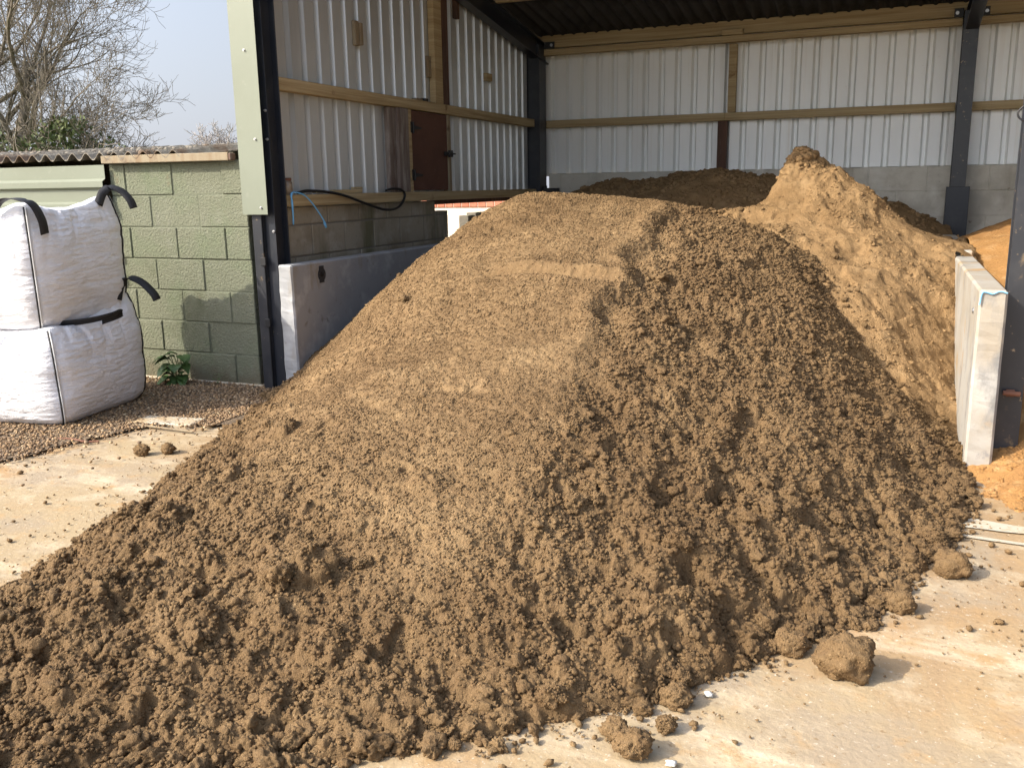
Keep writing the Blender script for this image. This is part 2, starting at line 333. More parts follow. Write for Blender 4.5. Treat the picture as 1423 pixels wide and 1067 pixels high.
A_PTS = [  # coarse heap: x, y, z
 # toe line
 (-4.36, 5.66, 0), (-3.95, 5.0, .0), (-3.75, 4.45, 0), (-3.45, 3.72, 0), (-3.22, 3.15, 0), (-3.05, 2.65, 0), (-3.0, 2.2, 0), (-3.05, 1.7, 0), (-2.6, 1.3, 0), (-2.0, 1.35, 0),
 (-1.45, 1.72, 0), (-1.12, 2.0, 0), (-.85, 2.22, 0), (-.55, 2.50, 0), (-.38, 2.75, 0), (-.12, 3.05, 0), (.06, 3.45, 0), (.20, 3.85, 0), (.30, 4.25, 0), (.36, 4.7, 0), (.41, 5.15, 0),
 # below-ground skirt outside the toe
 (-4.6, 4.9, -.35), (-4.2, 3.8, -.35), (-3.8, 2.8, -.4), (-3.7, 1.6, -.4), (-2.6, .8, -.3), (-1.4, 1.1, -.3), (-.5, 1.8, -.35), (.3, 2.6, -.4), (.75, 3.5, -.3), (.9, 4.4, -.3),
 # left flank silhouette
 (-4.01, 5.9, .31), (-3.77, 6.0, .54), (-3.46, 6.15, .85), (-3.2, 6.3, 1.05), (-3.02, 6.4, 1.19), (-2.76, 6.5, 1.37), (-2.55, 6.6, 1.44), (-2.02, 6.7, 1.39), (-1.5, 6.7, 1.34),
 # upper plateau + front face down the middle
 (-2.3, 6.1, 1.31), (-1.75, 6.0, 1.27), (-2.2, 5.4, 1.10), (-1.55, 5.2, 1.04), (-2.1, 4.6, .82), (-1.45, 4.4, .78), (-1.95, 3.8, .60), (-1.3, 3.7, .58), (-1.9, 3.1, .44), (-1.2, 3.1, .41),
 (-1.8, 2.5, .29), (-1.15, 2.55, .24), (-1.9, 1.9, .13), (-2.5, 1.8, .13), (-2.5, 2.5, .26), (-2.6, 3.3, .36), (-2.85, 4.2, .45), (-3.0, 5.0, .72), (-3.45, 5.2, .42), (-2.7, 5.8, 1.13),
 (-2.25, 3.8, .56),
 # right flank
 (-1.0, 6.0, 1.10), (-.9, 5.2, .84), (-.8, 4.4, .56), (-.65, 3.7, .36), (-.3, 5.3, .52), (-.2, 4.5, .30), (-.12, 3.9, .14), (.22, 5.4, .14), (.08, 4.8, .13),
 (-.13, 6.0, .52), (-.45, 6.6, .91), (-1.0, 7.0, 1.13), (-1.3, 7.5, 1.24),
 # behind
 (-2.3, 7.8, 1.28), (-2.8, 8.8, 1.2), (-1.6, 8.6, 1.15), (-3.6, 7.4, .9), (-4.1, 8.2, .75), (-4.1, 7.0, .42), (-3.2, 9.4, 1.1), (-4.1, 9.5, .95), (-1.5, 9.6, 1.0),
 (.4, 6.2, -.1), (.1, 7.0, .4), (-.5, 8.0, .8)]
B_PTS = [  # fine heap with the peak, and the shaded sand at the back
 (.40, 5.25, -.02), (.20, 5.5, .13), (-.13, 6.0, .54), (-.45, 6.6, .93), (-.95, 7.0, 1.12), (-1.3, 7.4, 1.22), (-1.6, 7.9, 1.16),
 (.0, 5.2, .0), (-.5, 5.7, .35), (-1.0, 6.3, .7), (-1.6, 7.0, .9), (-2.2, 8.0, .9), (-3.2, 8.4, .8),
 (.43, 7.43, 1.01), (.43, 7.07, .80), (.43, 6.76, .60), (.43, 6.48, .42), (.43, 6.17, .24), (.43, 5.8, .08), (.43, 5.5, 0.0),
 (-.05, 6.6, .80), (-.3, 7.0, 1.07), (.1, 7.2, 1.0), (-.05, 7.55, 1.19), (.2, 6.4, .55),
 (-.69, 7.85, 1.65), (-.78, 7.92, 1.65), (-.55, 7.85, 1.61), (-.87, 7.85, 1.57), (-.97, 7.85, 1.27), (-.60, 7.5, 1.36), (-.35, 7.8, 1.51), (-.15, 7.8, 1.39), (-.35, 7.4, 1.26), (.02, 7.8, 1.21), (.3, 7.8, 1.12), (-1.15, 7.9, 1.26),
 (-.6, 8.35, 1.4), (-.9, 8.3, 1.28), (-.2, 8.4, 1.1), (.3, 8.6, 1.0), (.4, 9.6, .95), (-.4, 9.3, 1.0), (-1.2, 9.0, 1.05),
 (.15, 11.0, 1.17), (.43, 11.3, 1.0), (-.2, 11.1, 1.25), (-.1, 10.2, 1.05), (.45, 10.4, .93),
 (-3.9, 10.6, 1.2), (-3.52, 10.5, 1.40), (-3.15, 10.5, 1.49), (-2.85, 10.6, 1.52), (-2.4, 10.5, 1.53), (-1.95, 10.4, 1.60), (-1.6, 10.4, 1.55), (-1.26, 10.3, 1.47), (-.8, 10.5, 1.4),
 (-2.4, 9.5, 1.15), (-3.3, 9.6, 1.05), (-1.5, 9.5, 1.18), (-2.6, 11.3, 1.5), (-3.8, 11.3, 1.2), (-1.4, 11.3, 1.4), (-4.1, 9.8, .95)]
D_PTS = [(1.02, 9., 1.18), (.62, 8., 1.02), (.62, 7.0, .72), (.64, 6.2, .45), (.75, 5.6, .22), (1.2, 7.5, 1.05), (1.2, 6.2, .62), (1.5, 5.2, .22), (.9, 5.15, .12), (.66, 5.05, .07), (.5, 4.95, -.01), (.40, 4.86, -.03), (.62, 4.6, 0.), (1.0, 4.5, 0), (1.8, 4.3, 0), (.2, 4.6, -.15), (.8, 4.1, -.15),
 (2.2, 6.5, .9), (2.5, 8, 1.5), (1.2, 10, 1.2), (2.5, 10, 1.7), (.65, 10, .9), (.65, 11.3, .7), (2.2, 11.3, 1.4), (4, 9, 1.6), (4.5, 6.5, .6), (3.5, 5, .1), (5, 11, 1.2), (1.7, 3.6, -.3), (4, 3.6, -.3)]
tA, tB, tD = TPS(A_PTS, 1e-3), TPS(B_PTS, 2e-3), TPS(D_PTS, 2e-3)

BLOBS = [  # big buried clods in the coarse heap: x, y, radius
 (-.48, 3.02, .10), (-2.35, 1.98, .10), (-1.78, 2.35, .12), (-2.75, 2.0, .11), (-2.95, 2.35, .09), (.20, 5.05, .13), (.02, 4.95, .09), (.1, 4.2, .09), (.15, 3.72, .08), (-1.9, 2.0, .08),
 (-2.5, 2.9, .10), (-1.55, 2.9, .07), (-2.6, 3.4, .08), (-.2, 3.45, .09), (-.05, 4.45, .08), (-1.5, 2.1, .08), (-2.1, 1.7, .09), (-2.9, 2.8, .08), (-.75, 2.62, .07), (-1.0, 3.9, .05), (-.25, 5.1, .08), (-.4, 4.7, .06)]
def coarse(p):
    """0 smooth .. 1 very coarse, over the coarse heap"""
    x, y = p[:, 0], p[:, 1]; n = fbm(p, 1.3, 3, 5)
    ridge = -1.5+(6.5-y)*.06
    right = sm(ridge-.05, ridge+.25, x+n*.15)
    low = sm(3.9, 2.2, y+n*.5)
    leftside = sm(-2.3, -3.2, x+n*.3)*.5
    toe = sm(.35, .05, tA(p))
    c = .10+.66*right*sm(2.2, 3.2, y)+.62*low*sm(-1.5, -2.4, x+n*.3)+.10*low+leftside*.5+.45*toe+.10*n
    return np.clip(c, .06, 1)
def hA(p, base=None):
    x, y = p[:, 0], p[:, 1]
    z = tA(p) if base is None else base
    c = coarse(p)
    wob = np.c_[fbm(p, 9, 2, 31), fbm(p, 9, 2, 32)]*.035+np.c_[vnoise(p, 33, 33), vnoise(p, 33, 34)]*.011+np.c_[vnoise(p, 75, 35), vnoise(p, 75, 36)]*.005
    q = p+wob
    toe = sm(.22, .0, z)
    z = z-toe*.018+toe*(.045*fbm(p, 4.5, 3, 16)+.03*fbm(p, 15, 2, 17))
    z = z+fbm(p, 1.6, 3, 1)*.035*(.4+c)+fbm(p, 6, 4, 2, .6)*.030*(.35+c)-.022*c*np.abs(fbm(p, 8, 3, 18))+.012*(.3+c)*fbm(p, 22, 3, 19)
    L1 = lumps(q, 8.5, 3); m1 = sm(.1, .6, vnoise(p, 2.2, 9)+c*.7-.25)
    L2 = lumps(q, 19, 4); L3 = lumps(q+wob*.5, 42, 6); L4 = lumps(q, 85, 8)
    z = z+.042*c*m1*L1+.013*(.12+c)*L2*sm(-.6, .4, vnoise(p, 5, 12)+c)+.009*(.35+.8*c)*L3+.0045*L4+fbm(p, 45, 3, 14)*.009*(.4+c)
    # pits and slips
    z = z-.05*c*sm(.35, .75, vnoise(p+wob, 5.5, 21))-.03*sm(.45, .8, vnoise(p+wob, 12, 22))*(.2+c)-.018*sm(.4, .8, vnoise(p+wob, 26, 23))*(.1+c)
    # ridge lip where the smooth run meets the loose right side
    xr = -1.5+(6.5-y)*.06+.07*vnoise(np.c_[y, y], 3, 41)
    z = z+.035*np.exp(-((x-xr+.04)/.07)**2)*sm(3.7, 4.6, y)*sm(7, 6.4, y)-.045*np.exp(-((x-xr-.08)/.08)**2)*(.5+.8*vnoise(p, 5, 43)**2)*sm(3.9, 4.6, y)*sm(7, 6.2, y)
    # bucket step: smooth scraped facet over a crack
    yl = 5.03+(x+2.0)*-.13
    inx = sm(-2.28, -2.15, x)*sm(-1.28, -1.46, x)*(.75+.5*vnoise(p, 7, 77))
    z = z*(1-inx*0)+inx*(.045*sm(.0, .055, y-yl)*np.exp(-np.clip(y-yl-.07, 0, 9)/.18))
    z = z-.075*np.exp(-((y-yl+.010)/.014)**2)*sm(-2.32, -2.26, x)*sm(-1.66, -1.83, x)
    for (bx, by, r) in BLOBS:
        d2 = (x-bx)**2+(y-by)**2; k = d2 < (1.3*r)**2
        if k.any():
            qq = p[k]; rr = r*(1+.45*fbm(qq, 11, 3, int(bx*100) % 97))
            z[k] = np.maximum(z[k], tA(qq)+np.sqrt(np.clip(rr*rr-d2[k], 0, None))*.66-.012+.014*lumps(qq, 30, 51)+fbm(qq, 22, 3, 52)*.024)
    z = z-.09*sm(-.005, -.07, tA(p) if base is None else base)
    return z, c
def hB(p):
    x, y = p[:, 0], p[:, 1]; z = tB(p)
    n = vnoise(p, 2.3, 61)
    z = z+.022*np.abs(vnoise(p+fbm(p, 3, 2, 90)[:, None]*.15, 3.2, 59))*sm(8.2, 7.0, y)+.02*sm(.1, .3, fbm(p, 5, 3, 58))+fbm(p, 2.2, 3, 62)*.06+fbm(p, 7, 3, 63)*.016*(1+n)-.03*np.abs(fbm(p, 4, 3, 60))+fbm(p, 24, 3, 64)*.007
    rough = sm(-.1, .5, n)+.6*sm(9.2, 9.8, y)+.3*sm(7.2, 7.6, y)*sm(.1, -.2, x)
    rough = np.clip(rough, 0, 1.3)
    z = z+rough*(.016*lumps(p+fbm(p, 12, 2, 91)[:, None]*.04, 13, 65)+.008*lumps(p+fbm(p, 20, 2, 92)[:, None]*.02, 30, 66))+.003*lumps(p, 60, 67)
    # crumbly peak
    d = np.exp(-(((x+.72)/.22)**2+((y-7.9)/.3)**2)); z = z+d*(fbm(p, 7, 4, 66)*.10+.03*lumps(p, 13, 69))
    # terraces slipping down the slope
    t = z/.16+.6*fbm(p, 2.2, 2, 70); z = z+.025*sm(.6, .95, t-np.floor(t))*sm(7.7, 7.4, y)*sm(.2, .5, vnoise(p, 1.7, 71)+.45)-.01
    return z
def hD(p):
    z = tD(p); return z+fbm(p, 2, 3, 81)*.04+fbm(p, 9, 3, 82)*.02+.008*lumps(p, 20, 83)+fbm(p, 40, 2, 84)*.004

def grid(xs, ys):
    X, Y = np.meshgrid(xs, ys); p = np.c_[X.ravel(), Y.ravel()]
    nx, ny = len(xs), len(ys); i = np.arange(nx*ny).reshape(ny, nx)
    F = np.stack([i[:-1, :-1], i[:-1, 1:], i[1:, 1:], i[1:, :-1]], -1).reshape(-1, 4)
    return p, F
def compact(V, F, keep):
    F = F[keep]; u, inv = np.unique(F, return_inverse=True); return V[u], inv.reshape(F.shape)

def ico(sub):
    bm = bmesh.new(); bmesh.ops.create_icosphere(bm, subdivisions=sub, radius=1)
    V = np.array([v.co[:] for v in bm.verts]); F = np.array([[v.index for v in f.verts] for f in bm.faces]); bm.free(); return V, F
def clod_lib(sub, n, seed, angular=.0):
    V, F = ico(sub); out = []
    for k in range(n):
        o = np.array([k*7.3+seed, k*3.1, k*1.7])
        d = 1+.42*fbm(V+o, 1.4, 2, seed+k)+.30*fbm(V+o, 3.2, 3, seed+k+50)
        if sub >= 3: d = d+.20*fbm(V+o, 6, 3, seed+k+90)-.10*np.abs(vnoise(V+o, 4.5, seed+k+95))+.06*vnoise(V+o, 15, seed+k)
        d = d-.25*np.abs(fbm(V+o, 2.1, 2, seed+k+70))
        W = V*d[:, None]
        out.append(W*np.array([1.1, RNG.uniform(.6, 1), RNG.uniform(.5, .85)]))
    return out, F
def rotz_tilt(n):
    a = RNG.uniform(0, 2*np.pi, n); b = RNG.normal(0, .6, n); ca, sa, cb, sb = np.cos(a), np.sin(a), np.cos(b), np.sin(b)
    Rm = np.zeros((n, 3, 3)); Rm[:, 0, 0] = ca; Rm[:, 0, 1] = -sa*cb; Rm[:, 0, 2] = sa*sb; Rm[:, 1, 0] = sa; Rm[:, 1, 1] = ca*cb; Rm[:, 1, 2] = -ca*sb; Rm[:, 2, 1] = sb; Rm[:, 2, 2] = cb
    return Rm
def scatter(P, r, sub, seed):
    """merged clods at P with radii r -> (V, F)"""
    lib, F = clod_lib(sub, 12, seed); n = len(P); k = RNG.integers(0, 12, n); L = np.array(lib)[k]
    V = np.einsum('nij,nvj->nvi', rotz_tilt(n), L)*r[:, None, None]+P[:, None, :]
    nv = L.shape[1]; FF = F[None]+(np.arange(n)*nv)[:, None, None]
    return V.reshape(-1, 3), FF.reshape(-1, 3)
def merge(parts):
    """tri/quad arrays -> all triangles"""
    Vs = []; Fs = []; k = 0
    for V, F in parts:
        if F.shape[1] == 4: F = np.concatenate([F[:, [0, 1, 2]], F[:, [0, 2, 3]]])
        Vs.append(V); Fs.append(F+k); k += len(V)
    return np.concatenate(Vs), np.concatenate(Fs)

# ================================================================ ground
def sheet(name, poly, z, m):
    o = raw(name, [(x, y, z) for x, y in poly], [tuple(range(len(poly)))], m); return tag(o, kind='structure')
sheet('field', [(-400, -400), (400, -400), (400, 600), (-400, 600)], -.012, 'field')
# yard: one sheet with gentle unevenness
xs = np.r_[np.linspace(-16, -6.1, 20), np.linspace(-6, 2, 200), np.linspace(2.2, 14, 20)]; ys = np.r_[np.linspace(-14, .9, 20), np.linspace(1, 6.5, 150), np.linspace(6.8, 20, 20)]
p, F = grid(xs, ys)
V = np.c_[p, fbm(p, 1.5, 4, 101)*.004-.004]
yard = tag(raw('yard_ground', V, F, 'yard', smooth=True), kind='structure'); YARD_P = p

def edge_poly(o):  # gravel bed outline
    return [(-4.30, 5.68), (-3.98, 5.05), (-3.86, 4.62), (-4.1, 4.52), (-4.42, 4.36), (-4.56, 3.95), (-4.62, 3.45), (-4.9, 3.1), (-5.5, 2.6), (-7.5, 1.5), (-12, 1.5), (-12, 5.68)]
gp = edge_poly(0)
def inpoly(p, poly):
    x, y = p[:, 0], p[:, 1]; c = np.zeros(len(p), bool); n = len(poly)
    for i in range(n):
        x1, y1 = poly[i]; x2, y2 = poly[(i+1) % n]
        k = (y1 > y) != (y2 > y); c ^= k & (x < (x2-x1)*(y-y1)/(y2-y1+1e-12)+x1)
    return c
xs = np.linspace(-12, -3.8, 330); ys = np.linspace(1.5, 5.68, 190); p, F = grid(xs, ys)
V = np.c_[p, .008+fbm(p, 5, 3, 103)*.006+.006*lumps(p, 28, 104)]
keep = inpoly(V[F].mean(1)[:, :2]+fbm(V[F].mean(1)[:, :2], 6, 2, 105)[:, None]*.05, gp)
Vc, Fc = compact(V, F, keep)
tag(raw('gravel_ground', Vc, Fc, 'gravel_base', smooth=True), kind='structure')
n = 34000
P = np.c_[-4.0-RNG.random(n)**1.5*3.6, RNG.uniform(2.4, 5.66, n)]
P += 0; jit = fbm(P, 6, 2, 105)[:, None]*.08
k = inpoly(P+jit+RNG.normal(0, .05, (n, 1))+RNG.standard_t(1.6, (n, 2))*.03, gp); P = P[k]
V, F = scatter(np.c_[P, .012+RNG.random(len(P))*.008], RNG.uniform(.004, .0125, len(P))*(1+.5*(RNG.random(len(P)) < .06)), 1, 300)
tag(raw('gravel', V, F, 'gravel', smooth=False), 'loose brown and buff gravel beside the white bags', 'gravel', kind='stuff')

# pale joint strips by the bay mouth
def strip(a, b, wd, z=.004, nseg=30, seed=0):
    a = np.array(a); b = np.array(b); d = (b-a)/np.linalg.norm(b-a); nn = np.array([-d[1], d[0]]); V = []; F = []
    for i in range(nseg+1):
        q = a+(b-a)*i/nseg; w1 = wd*(1+.35*vnoise(np.array([q]), 5, 110+seed)[0]); w2 = wd*(1+.35*vnoise(np.array([q]), 6, 111+seed)[0])
        V += [(*(q+nn*w1/2), z), (*(q-nn*w2/2), z)]
        if i: F.append((2*i-2, 2*i-1, 2*i+1, 2*i))
    return V, F
V1, F1 = strip((.05, 4.36), (1.9, 4.17), .11, .002, 60); V2, F2 = strip((.05, 4.17), (1.9, 4.03), .03, .002, 60, seed=5)
tag(raw('concrete_strip', V1+V2, F1+[tuple(i+len(V1) for i in f) for f in F2], 'slab'), kind='structure')

# small concrete cover slab half buried by the gravel
m = MB(); m.box((-.22, -.09, -.02), (.22, .09, .022), .008)
o = m.build('cover_slab', 'slab'); o.location = (-4.36, 4.53, 0); o.rotation_euler = (0, 0, R(8))
tag(o, 'small pale concrete cover slab lying at the gravel edge left of the heap', 'slab')
m = MB(); m.beam((-4.58, 4.385, .014), (-4.02, 4.375, .012), .014, .012)
o = m.build('timber_batten', 'pine'); tag(o, 'thin pale batten lying along the edge of the concrete cover slab', 'batten')
m = MB(); m.tube(spline([(-4.78, 3.93, .012), (-4.62, 3.97, .016), (-4.50, 3.965, .012), (-4.42, 4.0, .012)], 4), .007, 6)
tag(m.build('rusty_rod', 'rust'), 'thin rusty brown rod lying on the ground before the lower bag', 'rod')

# ================================================================ heaps
dd = tA(YARD_P); dd = np.where(dd > .3, .3, np.exp(-np.clip(-dd, 0, 9)/.10)*.42)+.10*sm(-2.6, -3.6, YARD_P[:, 0])*sm(1, 3, YARD_P[:, 1])+.16*np.exp(-((YARD_P[:, 0]-.7)**2+(YARD_P[:, 1]-4.4)**2)/.3)
yard.data.attributes.new('dust', 'FLOAT', 'POINT').data.foreach_set('value', dd.astype(np.float32))
def ygeo(y0, y1, k):
    out = [y0]
    while out[-1] < y1: out.append(out[-1]+max(.0045, k*out[-1]))
    return np.array(out)
# coarse heap
parts = []
for (ya, yb, dx, kk) in ((1.15, 4.2, .0048, .0022), (4.2, 7.3, .0066, .0022)):
    xs = np.arange(-4.25 if ya > 3 else -3.75, .62, dx)
    ys = ygeo(ya, yb, kk); ys[-1] = yb
    p, F = grid(xs, ys)
    b = tA(p); k = b > -.06
    z = np.full(len(p), -1.); z[k] = hA(p[k], b[k])[0]
    V = np.c_[p, z]; q = V[k]
    # little sideways push so crumbs overhang and cracks undercut
    V[k, 0] += vnoise(q, 38, 201)*.006+vnoise(q, 90, 203)*.003; V[k, 1] += vnoise(q, 38, 202)*.006-.003
    zf = V[F][:, :, 2]; keep = (zf.max(1) > -.012) & (zf.min(1) > -.9)
    cx = V[F].mean(1); keep &= ~((cx[:, 0] < -4.098) & (cx[:, 1] > 5.6)) & ~((cx[:, 0] > .415) & (cx[:, 1] > 5.1))
    parts.append(compact(V, F, keep))
xs = np.arange(-4.2, .4, .02); ys = np.arange(7.28, 10.0, .02); p, F = grid(xs, ys)
V = np.c_[p, hA(p)[0]-.004]; keep = V[F][:, :, 2].max(1) > 0; parts.append(compact(V, F, keep))

def seed_clods(n, box, rmin, rmax, alpha, dens, sub, seed, sink=.25):
    P = np.c_[RNG.uniform(box[0], box[1], n), RNG.uniform(box[2], box[3], n)]
    b = tA(P); k = b > -.02; P = P[k]; b = b[k]
    z, c = hA(P, b); yl = 5.03+(P[:, 0]+2.0)*-.13; fac = (P[:, 0] > -2.13) & (P[:, 0] < -1.44) & (P[:, 1] > yl-.02) & (P[:, 1] < yl+.065)
    k = (RNG.random(len(P)) < dens(P, c)) & (~fac | (RNG.random(len(P)) < .12)); P = P[k]; z = z[k]; c = c[k]
    u = RNG.random(len(P)); r = rmin*(1-u*(1-(rmin/rmax)**alpha))**(-1/alpha); r = np.minimum(r, rmin+(rmax-rmin)*np.clip(c*1.15, .05, 1))
    return scatter(np.c_[P, np.maximum(z, 0)+r*(1-2*sink)*.5], r, sub, seed)
parts.append(seed_clods(150000, (-4.1, .5, 1.2, 4.3), .0042, .014, 1.7, lambda P, c: .55+.45*c, 1, 400, .2))
parts.append(seed_clods(120000, (-4.1, .45, 4.3, 7.1), .0055, .016, 1.8, lambda P, c: .55+.45*c, 1, 420, .2))
parts.append(seed_clods(4600, (-4.1, .5, 1.2, 7.1), .011, .019, 2.0, lambda P, c: c**1.5*.85+.008, 2, 440, .40))
parts.append(seed_clods(3600, (-4.1, .5, 1.2, 7.1), .018, .034, 2.4, lambda P, c: c**1.8*.9, 3, 445, .45))
parts.append(seed_clods(640, (-4.1, .5, 1.2, 7.0), .030, .070, 2.2, lambda P, c: c**1.6*.7*sm(7.5, 3, P[:, 1]), 4, 450, .5))
gi = RNG.integers(0, len(parts[-1][0]), 26000); parts.append(scatter(parts[-1][0][gi], RNG.uniform(.0022, .006, 26000), 1, 466))
n = 260000; P = np.c_[RNG.uniform(-4.4, .45, n), RNG.uniform(1.3, 5.7, n)]; b = tA(P)+.045*fbm(P, 4.5, 3, 16)+.03*fbm(P, 15, 2, 17)
k = (b > -.05) & (b < .055) & (RNG.random(n) < .85*np.exp(-np.clip(-b, 0, 1)/.022)) & (P[:, 0] > -4.2); P = P[k]; b = b[k]
r = np.minimum(.0048*(1-RNG.random(len(P))*.993)**-.52, .042)
for lo_, hi_, sb in ((0, .014, 1), (.014, .021, 3), (.021, 1, 4)):
    k = (r >= lo_) & (r < hi_); parts.append(scatter(np.c_[P[k], np.clip(b[k], 0, .04)*.7+r[k]*.35], r[k], sb, 470+sb))
    if sb == 4: gi = RNG.integers(0, len(parts[-1][0]), 9000); parts.append(scatter(parts[-1][0][gi], RNG.uniform(.002, .0055, 9000), 1, 476))
# loose clods rolled on to the finer sand along the join
P = np.c_[RNG.uniform(-1.6, .41, 30000), RNG.uniform(5.3, 8.0, 30000)]; zb = hB(P); df = zb-tA(P)
k = (df > -.02) & (RNG.random(30000) < .30*np.exp(-np.clip(df, 0, 9)/.07)*(.3+1.3*(vnoise(P, 3, 130) > 0))); P = P[k]; zb = zb[k]
r = np.minimum(.006*(1-RNG.random(len(P))*.98)**-.45, .034)
for lo_, hi_, sb in ((0, .014, 1), (.014, 1, 3)):
    k = (r >= lo_) & (r < hi_); parts.append(scatter(np.c_[P[k], zb[k]+r[k]*.4], r[k], sb, 480+sb))
V, F = merge(parts)
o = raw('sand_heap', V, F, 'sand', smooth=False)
dv = np.clip(coarse(V[:, :2])*1.15+.35*fbm(V[:, :2], 2.2, 3, 140)+.25*fbm(V, 14, 2, 141), 0, 1).astype(np.float32)  # tint follows the coarse lumps: wetness plus clod shade painted into the colour
o.data.attributes.new('damp_shade', 'FLOAT', 'POINT').data.foreach_set('value', dv)
tag(o, 'large brown heap of moist lumpy sand spilling out of the bay across the yard', 'sand heap')

tx = np.linspace(-2.32, -1.80, 14); tp = np.c_[tx, 5.03+(tx+2.0)*-.13-.012+.006*np.sin(tx*19)]; tz = hA(tp)[0]
tz = np.convolve(np.pad(tz, 2, 'edge'), np.ones(5)/5, 'valid')+.010
m = MB(); m.tube([(a, b, c) for (a, b), c in zip(tp, tz)], [.005]*9+[.004, .0035, .003, .0025, .002], 6)
tag(m.build('twig', 'timberd'), 'thin dark twig lying along the scraped step high on the big heap', 'twig')
# fine heap
parts = []
for (ya, yb, dx) in ((5.0, 8.6, .009), (8.58, 11.44, .016)):
    xs = np.arange(-4.2 if yb > 9 else -2.6, .57, dx); ys = np.arange(ya, yb, dx*1.05); p, F = grid(xs, ys)
    V = np.c_[p, hB(p)]; V[:, 0] += vnoise(V, 30, 211)*.006*sm(.57, .4, V[:, 0]); V[:, 1] += vnoise(V, 30, 212)*.006
    cx = V[F].mean(1); zA = tA(cx[:, :2])
    keep = (V[F][:, :, 2].max(1) > -.02) & ~((cx[:, 2] < zA-.12) & (cx[:, 1] < 8.2)) & ~((cx[:, 0] > .425) & (cx[:, 1] < 7.35))
    parts.append(compact(V, F, keep))
n = 26000; P = np.c_[RNG.uniform(-1.6, .42, n), RNG.uniform(5.3, 8.2, n)]
zz = hB(P); k = (RNG.random(n) < .12+.5*(vnoise(P, 2.3, 61) > .2)) & (zz > tA(P)-.03); P = P[k]; zz = zz[k]
r = .0042*(1-RNG.random(len(P))*.985)**-.40; parts.append(scatter(np.c_[P, zz], np.minimum(r, .03), 1, 480))
n = 1600; P = np.c_[RNG.uniform(-4, .4, n), RNG.uniform(9.4, 11.3, n)]; zz = hB(P)
parts.append(scatter(np.c_[P, zz], RNG.uniform(.012, .045, n), 1, 490))
n = 60; P = np.c_[-.74+RNG.normal(0, .07, n), 7.9+RNG.normal(0, .07, n)]; zz = hB(P)
parts.append(scatter(np.c_[P, zz-.015], RNG.uniform(.02, .05, n), 3, 495))
V, F = merge(parts)
o = raw('sand_heap', V, F, 'fine', smooth=False)
tag(o, 'finer light brown sand heap rising to a crumbly peak against the back wall', 'sand heap')

# orange heap of the next bay
parts = []
for (xa, xb, ya, yb, dx) in ((.2, 1.9, 3.8, 5.2, .008), (.555, 5.3, 5.19, 11.44, .02)):
    xs = np.arange(xa, xb, dx); ys = np.arange(ya, yb, dx); p, F = grid(xs, ys); V = np.c_[p, hD(p)]
    cx = V[F].mean(1); keep = (V[F][:, :, 2].max(1) > -.006) & ~((cx[:, 0] < .545) & (cx[:, 1] > 5.14)); parts.append(compact(V, F, keep))
n = 2600; P = np.c_[RNG.uniform(.2, 1.6, n), RNG.uniform(3.9, 5.4, n)]; zz = hD(P); k = (zz > -.01) & ~((P[:, 0] < .6) & (P[:, 1] > 5.1)); P = P[k]; zz = zz[k]
parts.append(scatter(np.c_[P, zz], .004+RNG.random(len(P))**3*.02, 1, 500))
V, F = merge(parts)
tag(raw('sand_heap', V, F, 'orange', smooth=False), 'bright orange sand heap in the next bay spilling past the right post', 'sand heap')

# crumbs strewn on the yard round the toe
n = 90000; P = np.c_[RNG.uniform(-5, 1.6, n), RNG.uniform(1.2, 5.4, n)]; b = tA(P)
edge = np.exp(-np.clip(-b, 0, 9)/.05); k = (b < .005) & (RNG.random(n) < edge*.6*(.35+1.2*(vnoise(P, 4, 120) > .1))+.045*(vnoise(P, 2, 121) > -.3)) & ~((P[:, 0] > .4) & (P[:, 1] > 4.9)); P = P[k]
r = .0028*(1-RNG.random(len(P))*.985)**-.5; r = np.minimum(r, .017)
V, F = scatter(np.c_[P, r*.45], r, 1, 520)
tag(raw('sand_crumbs', V, F, 'sand'), 'small brown sand crumbs strewn over the concrete around the heap', 'sand crumbs', kind='stuff')

# separate clods on the yard
CL = [(-.05, 2.78, .082, 'largest round sand clod standing alone on the concrete before the heap'),
 (.30, 3.70, .062, 'single round sand clod on the concrete at the right toe of the heap'),
 (-.56, 2.14, .048, 'ragged sand clod nearest the bottom edge of the photo'),
 (-.62, 2.20, .036, 'ragged sand clod touching the back of the clod nearest the bottom edge'),
 (-.50, 2.42, .043, 'flat brown sand clod between the ragged clods and the heap toe'),
 (-.50, 2.28, .028, 'small angular sand clod just right of the ragged pair'),
 (-3.98, 3.90, .042, 'left one of two dark clods on the ground left of the heap'),
 (-3.86, 3.98, .040, 'right one of two dark clods on the ground left of the heap'),
 (-3.66, 4.32, .055, 'dark clod lying against the left toe next to the concrete cover slab'),
 (-.22, 2.86, .050, 'sand clod at the heap toe just behind the largest round clod'),
 (.11, 3.30, .050, 'sand clod at the right toe nearest the row of small round clods'),
 (-.93, 2.13, .040, 'sand clod at the bottom toe left of the white stones'),
 (.24, 4.02, .046, 'sand clod at the right toe just before the pale strip'),
 (-3.27, 2.95, .024, 'small dark clod lying alone on the sandy ground left of the heap'),
 (-1.02, 1.99, .018, 'little clod lying just off the bottom toe of the heap')]
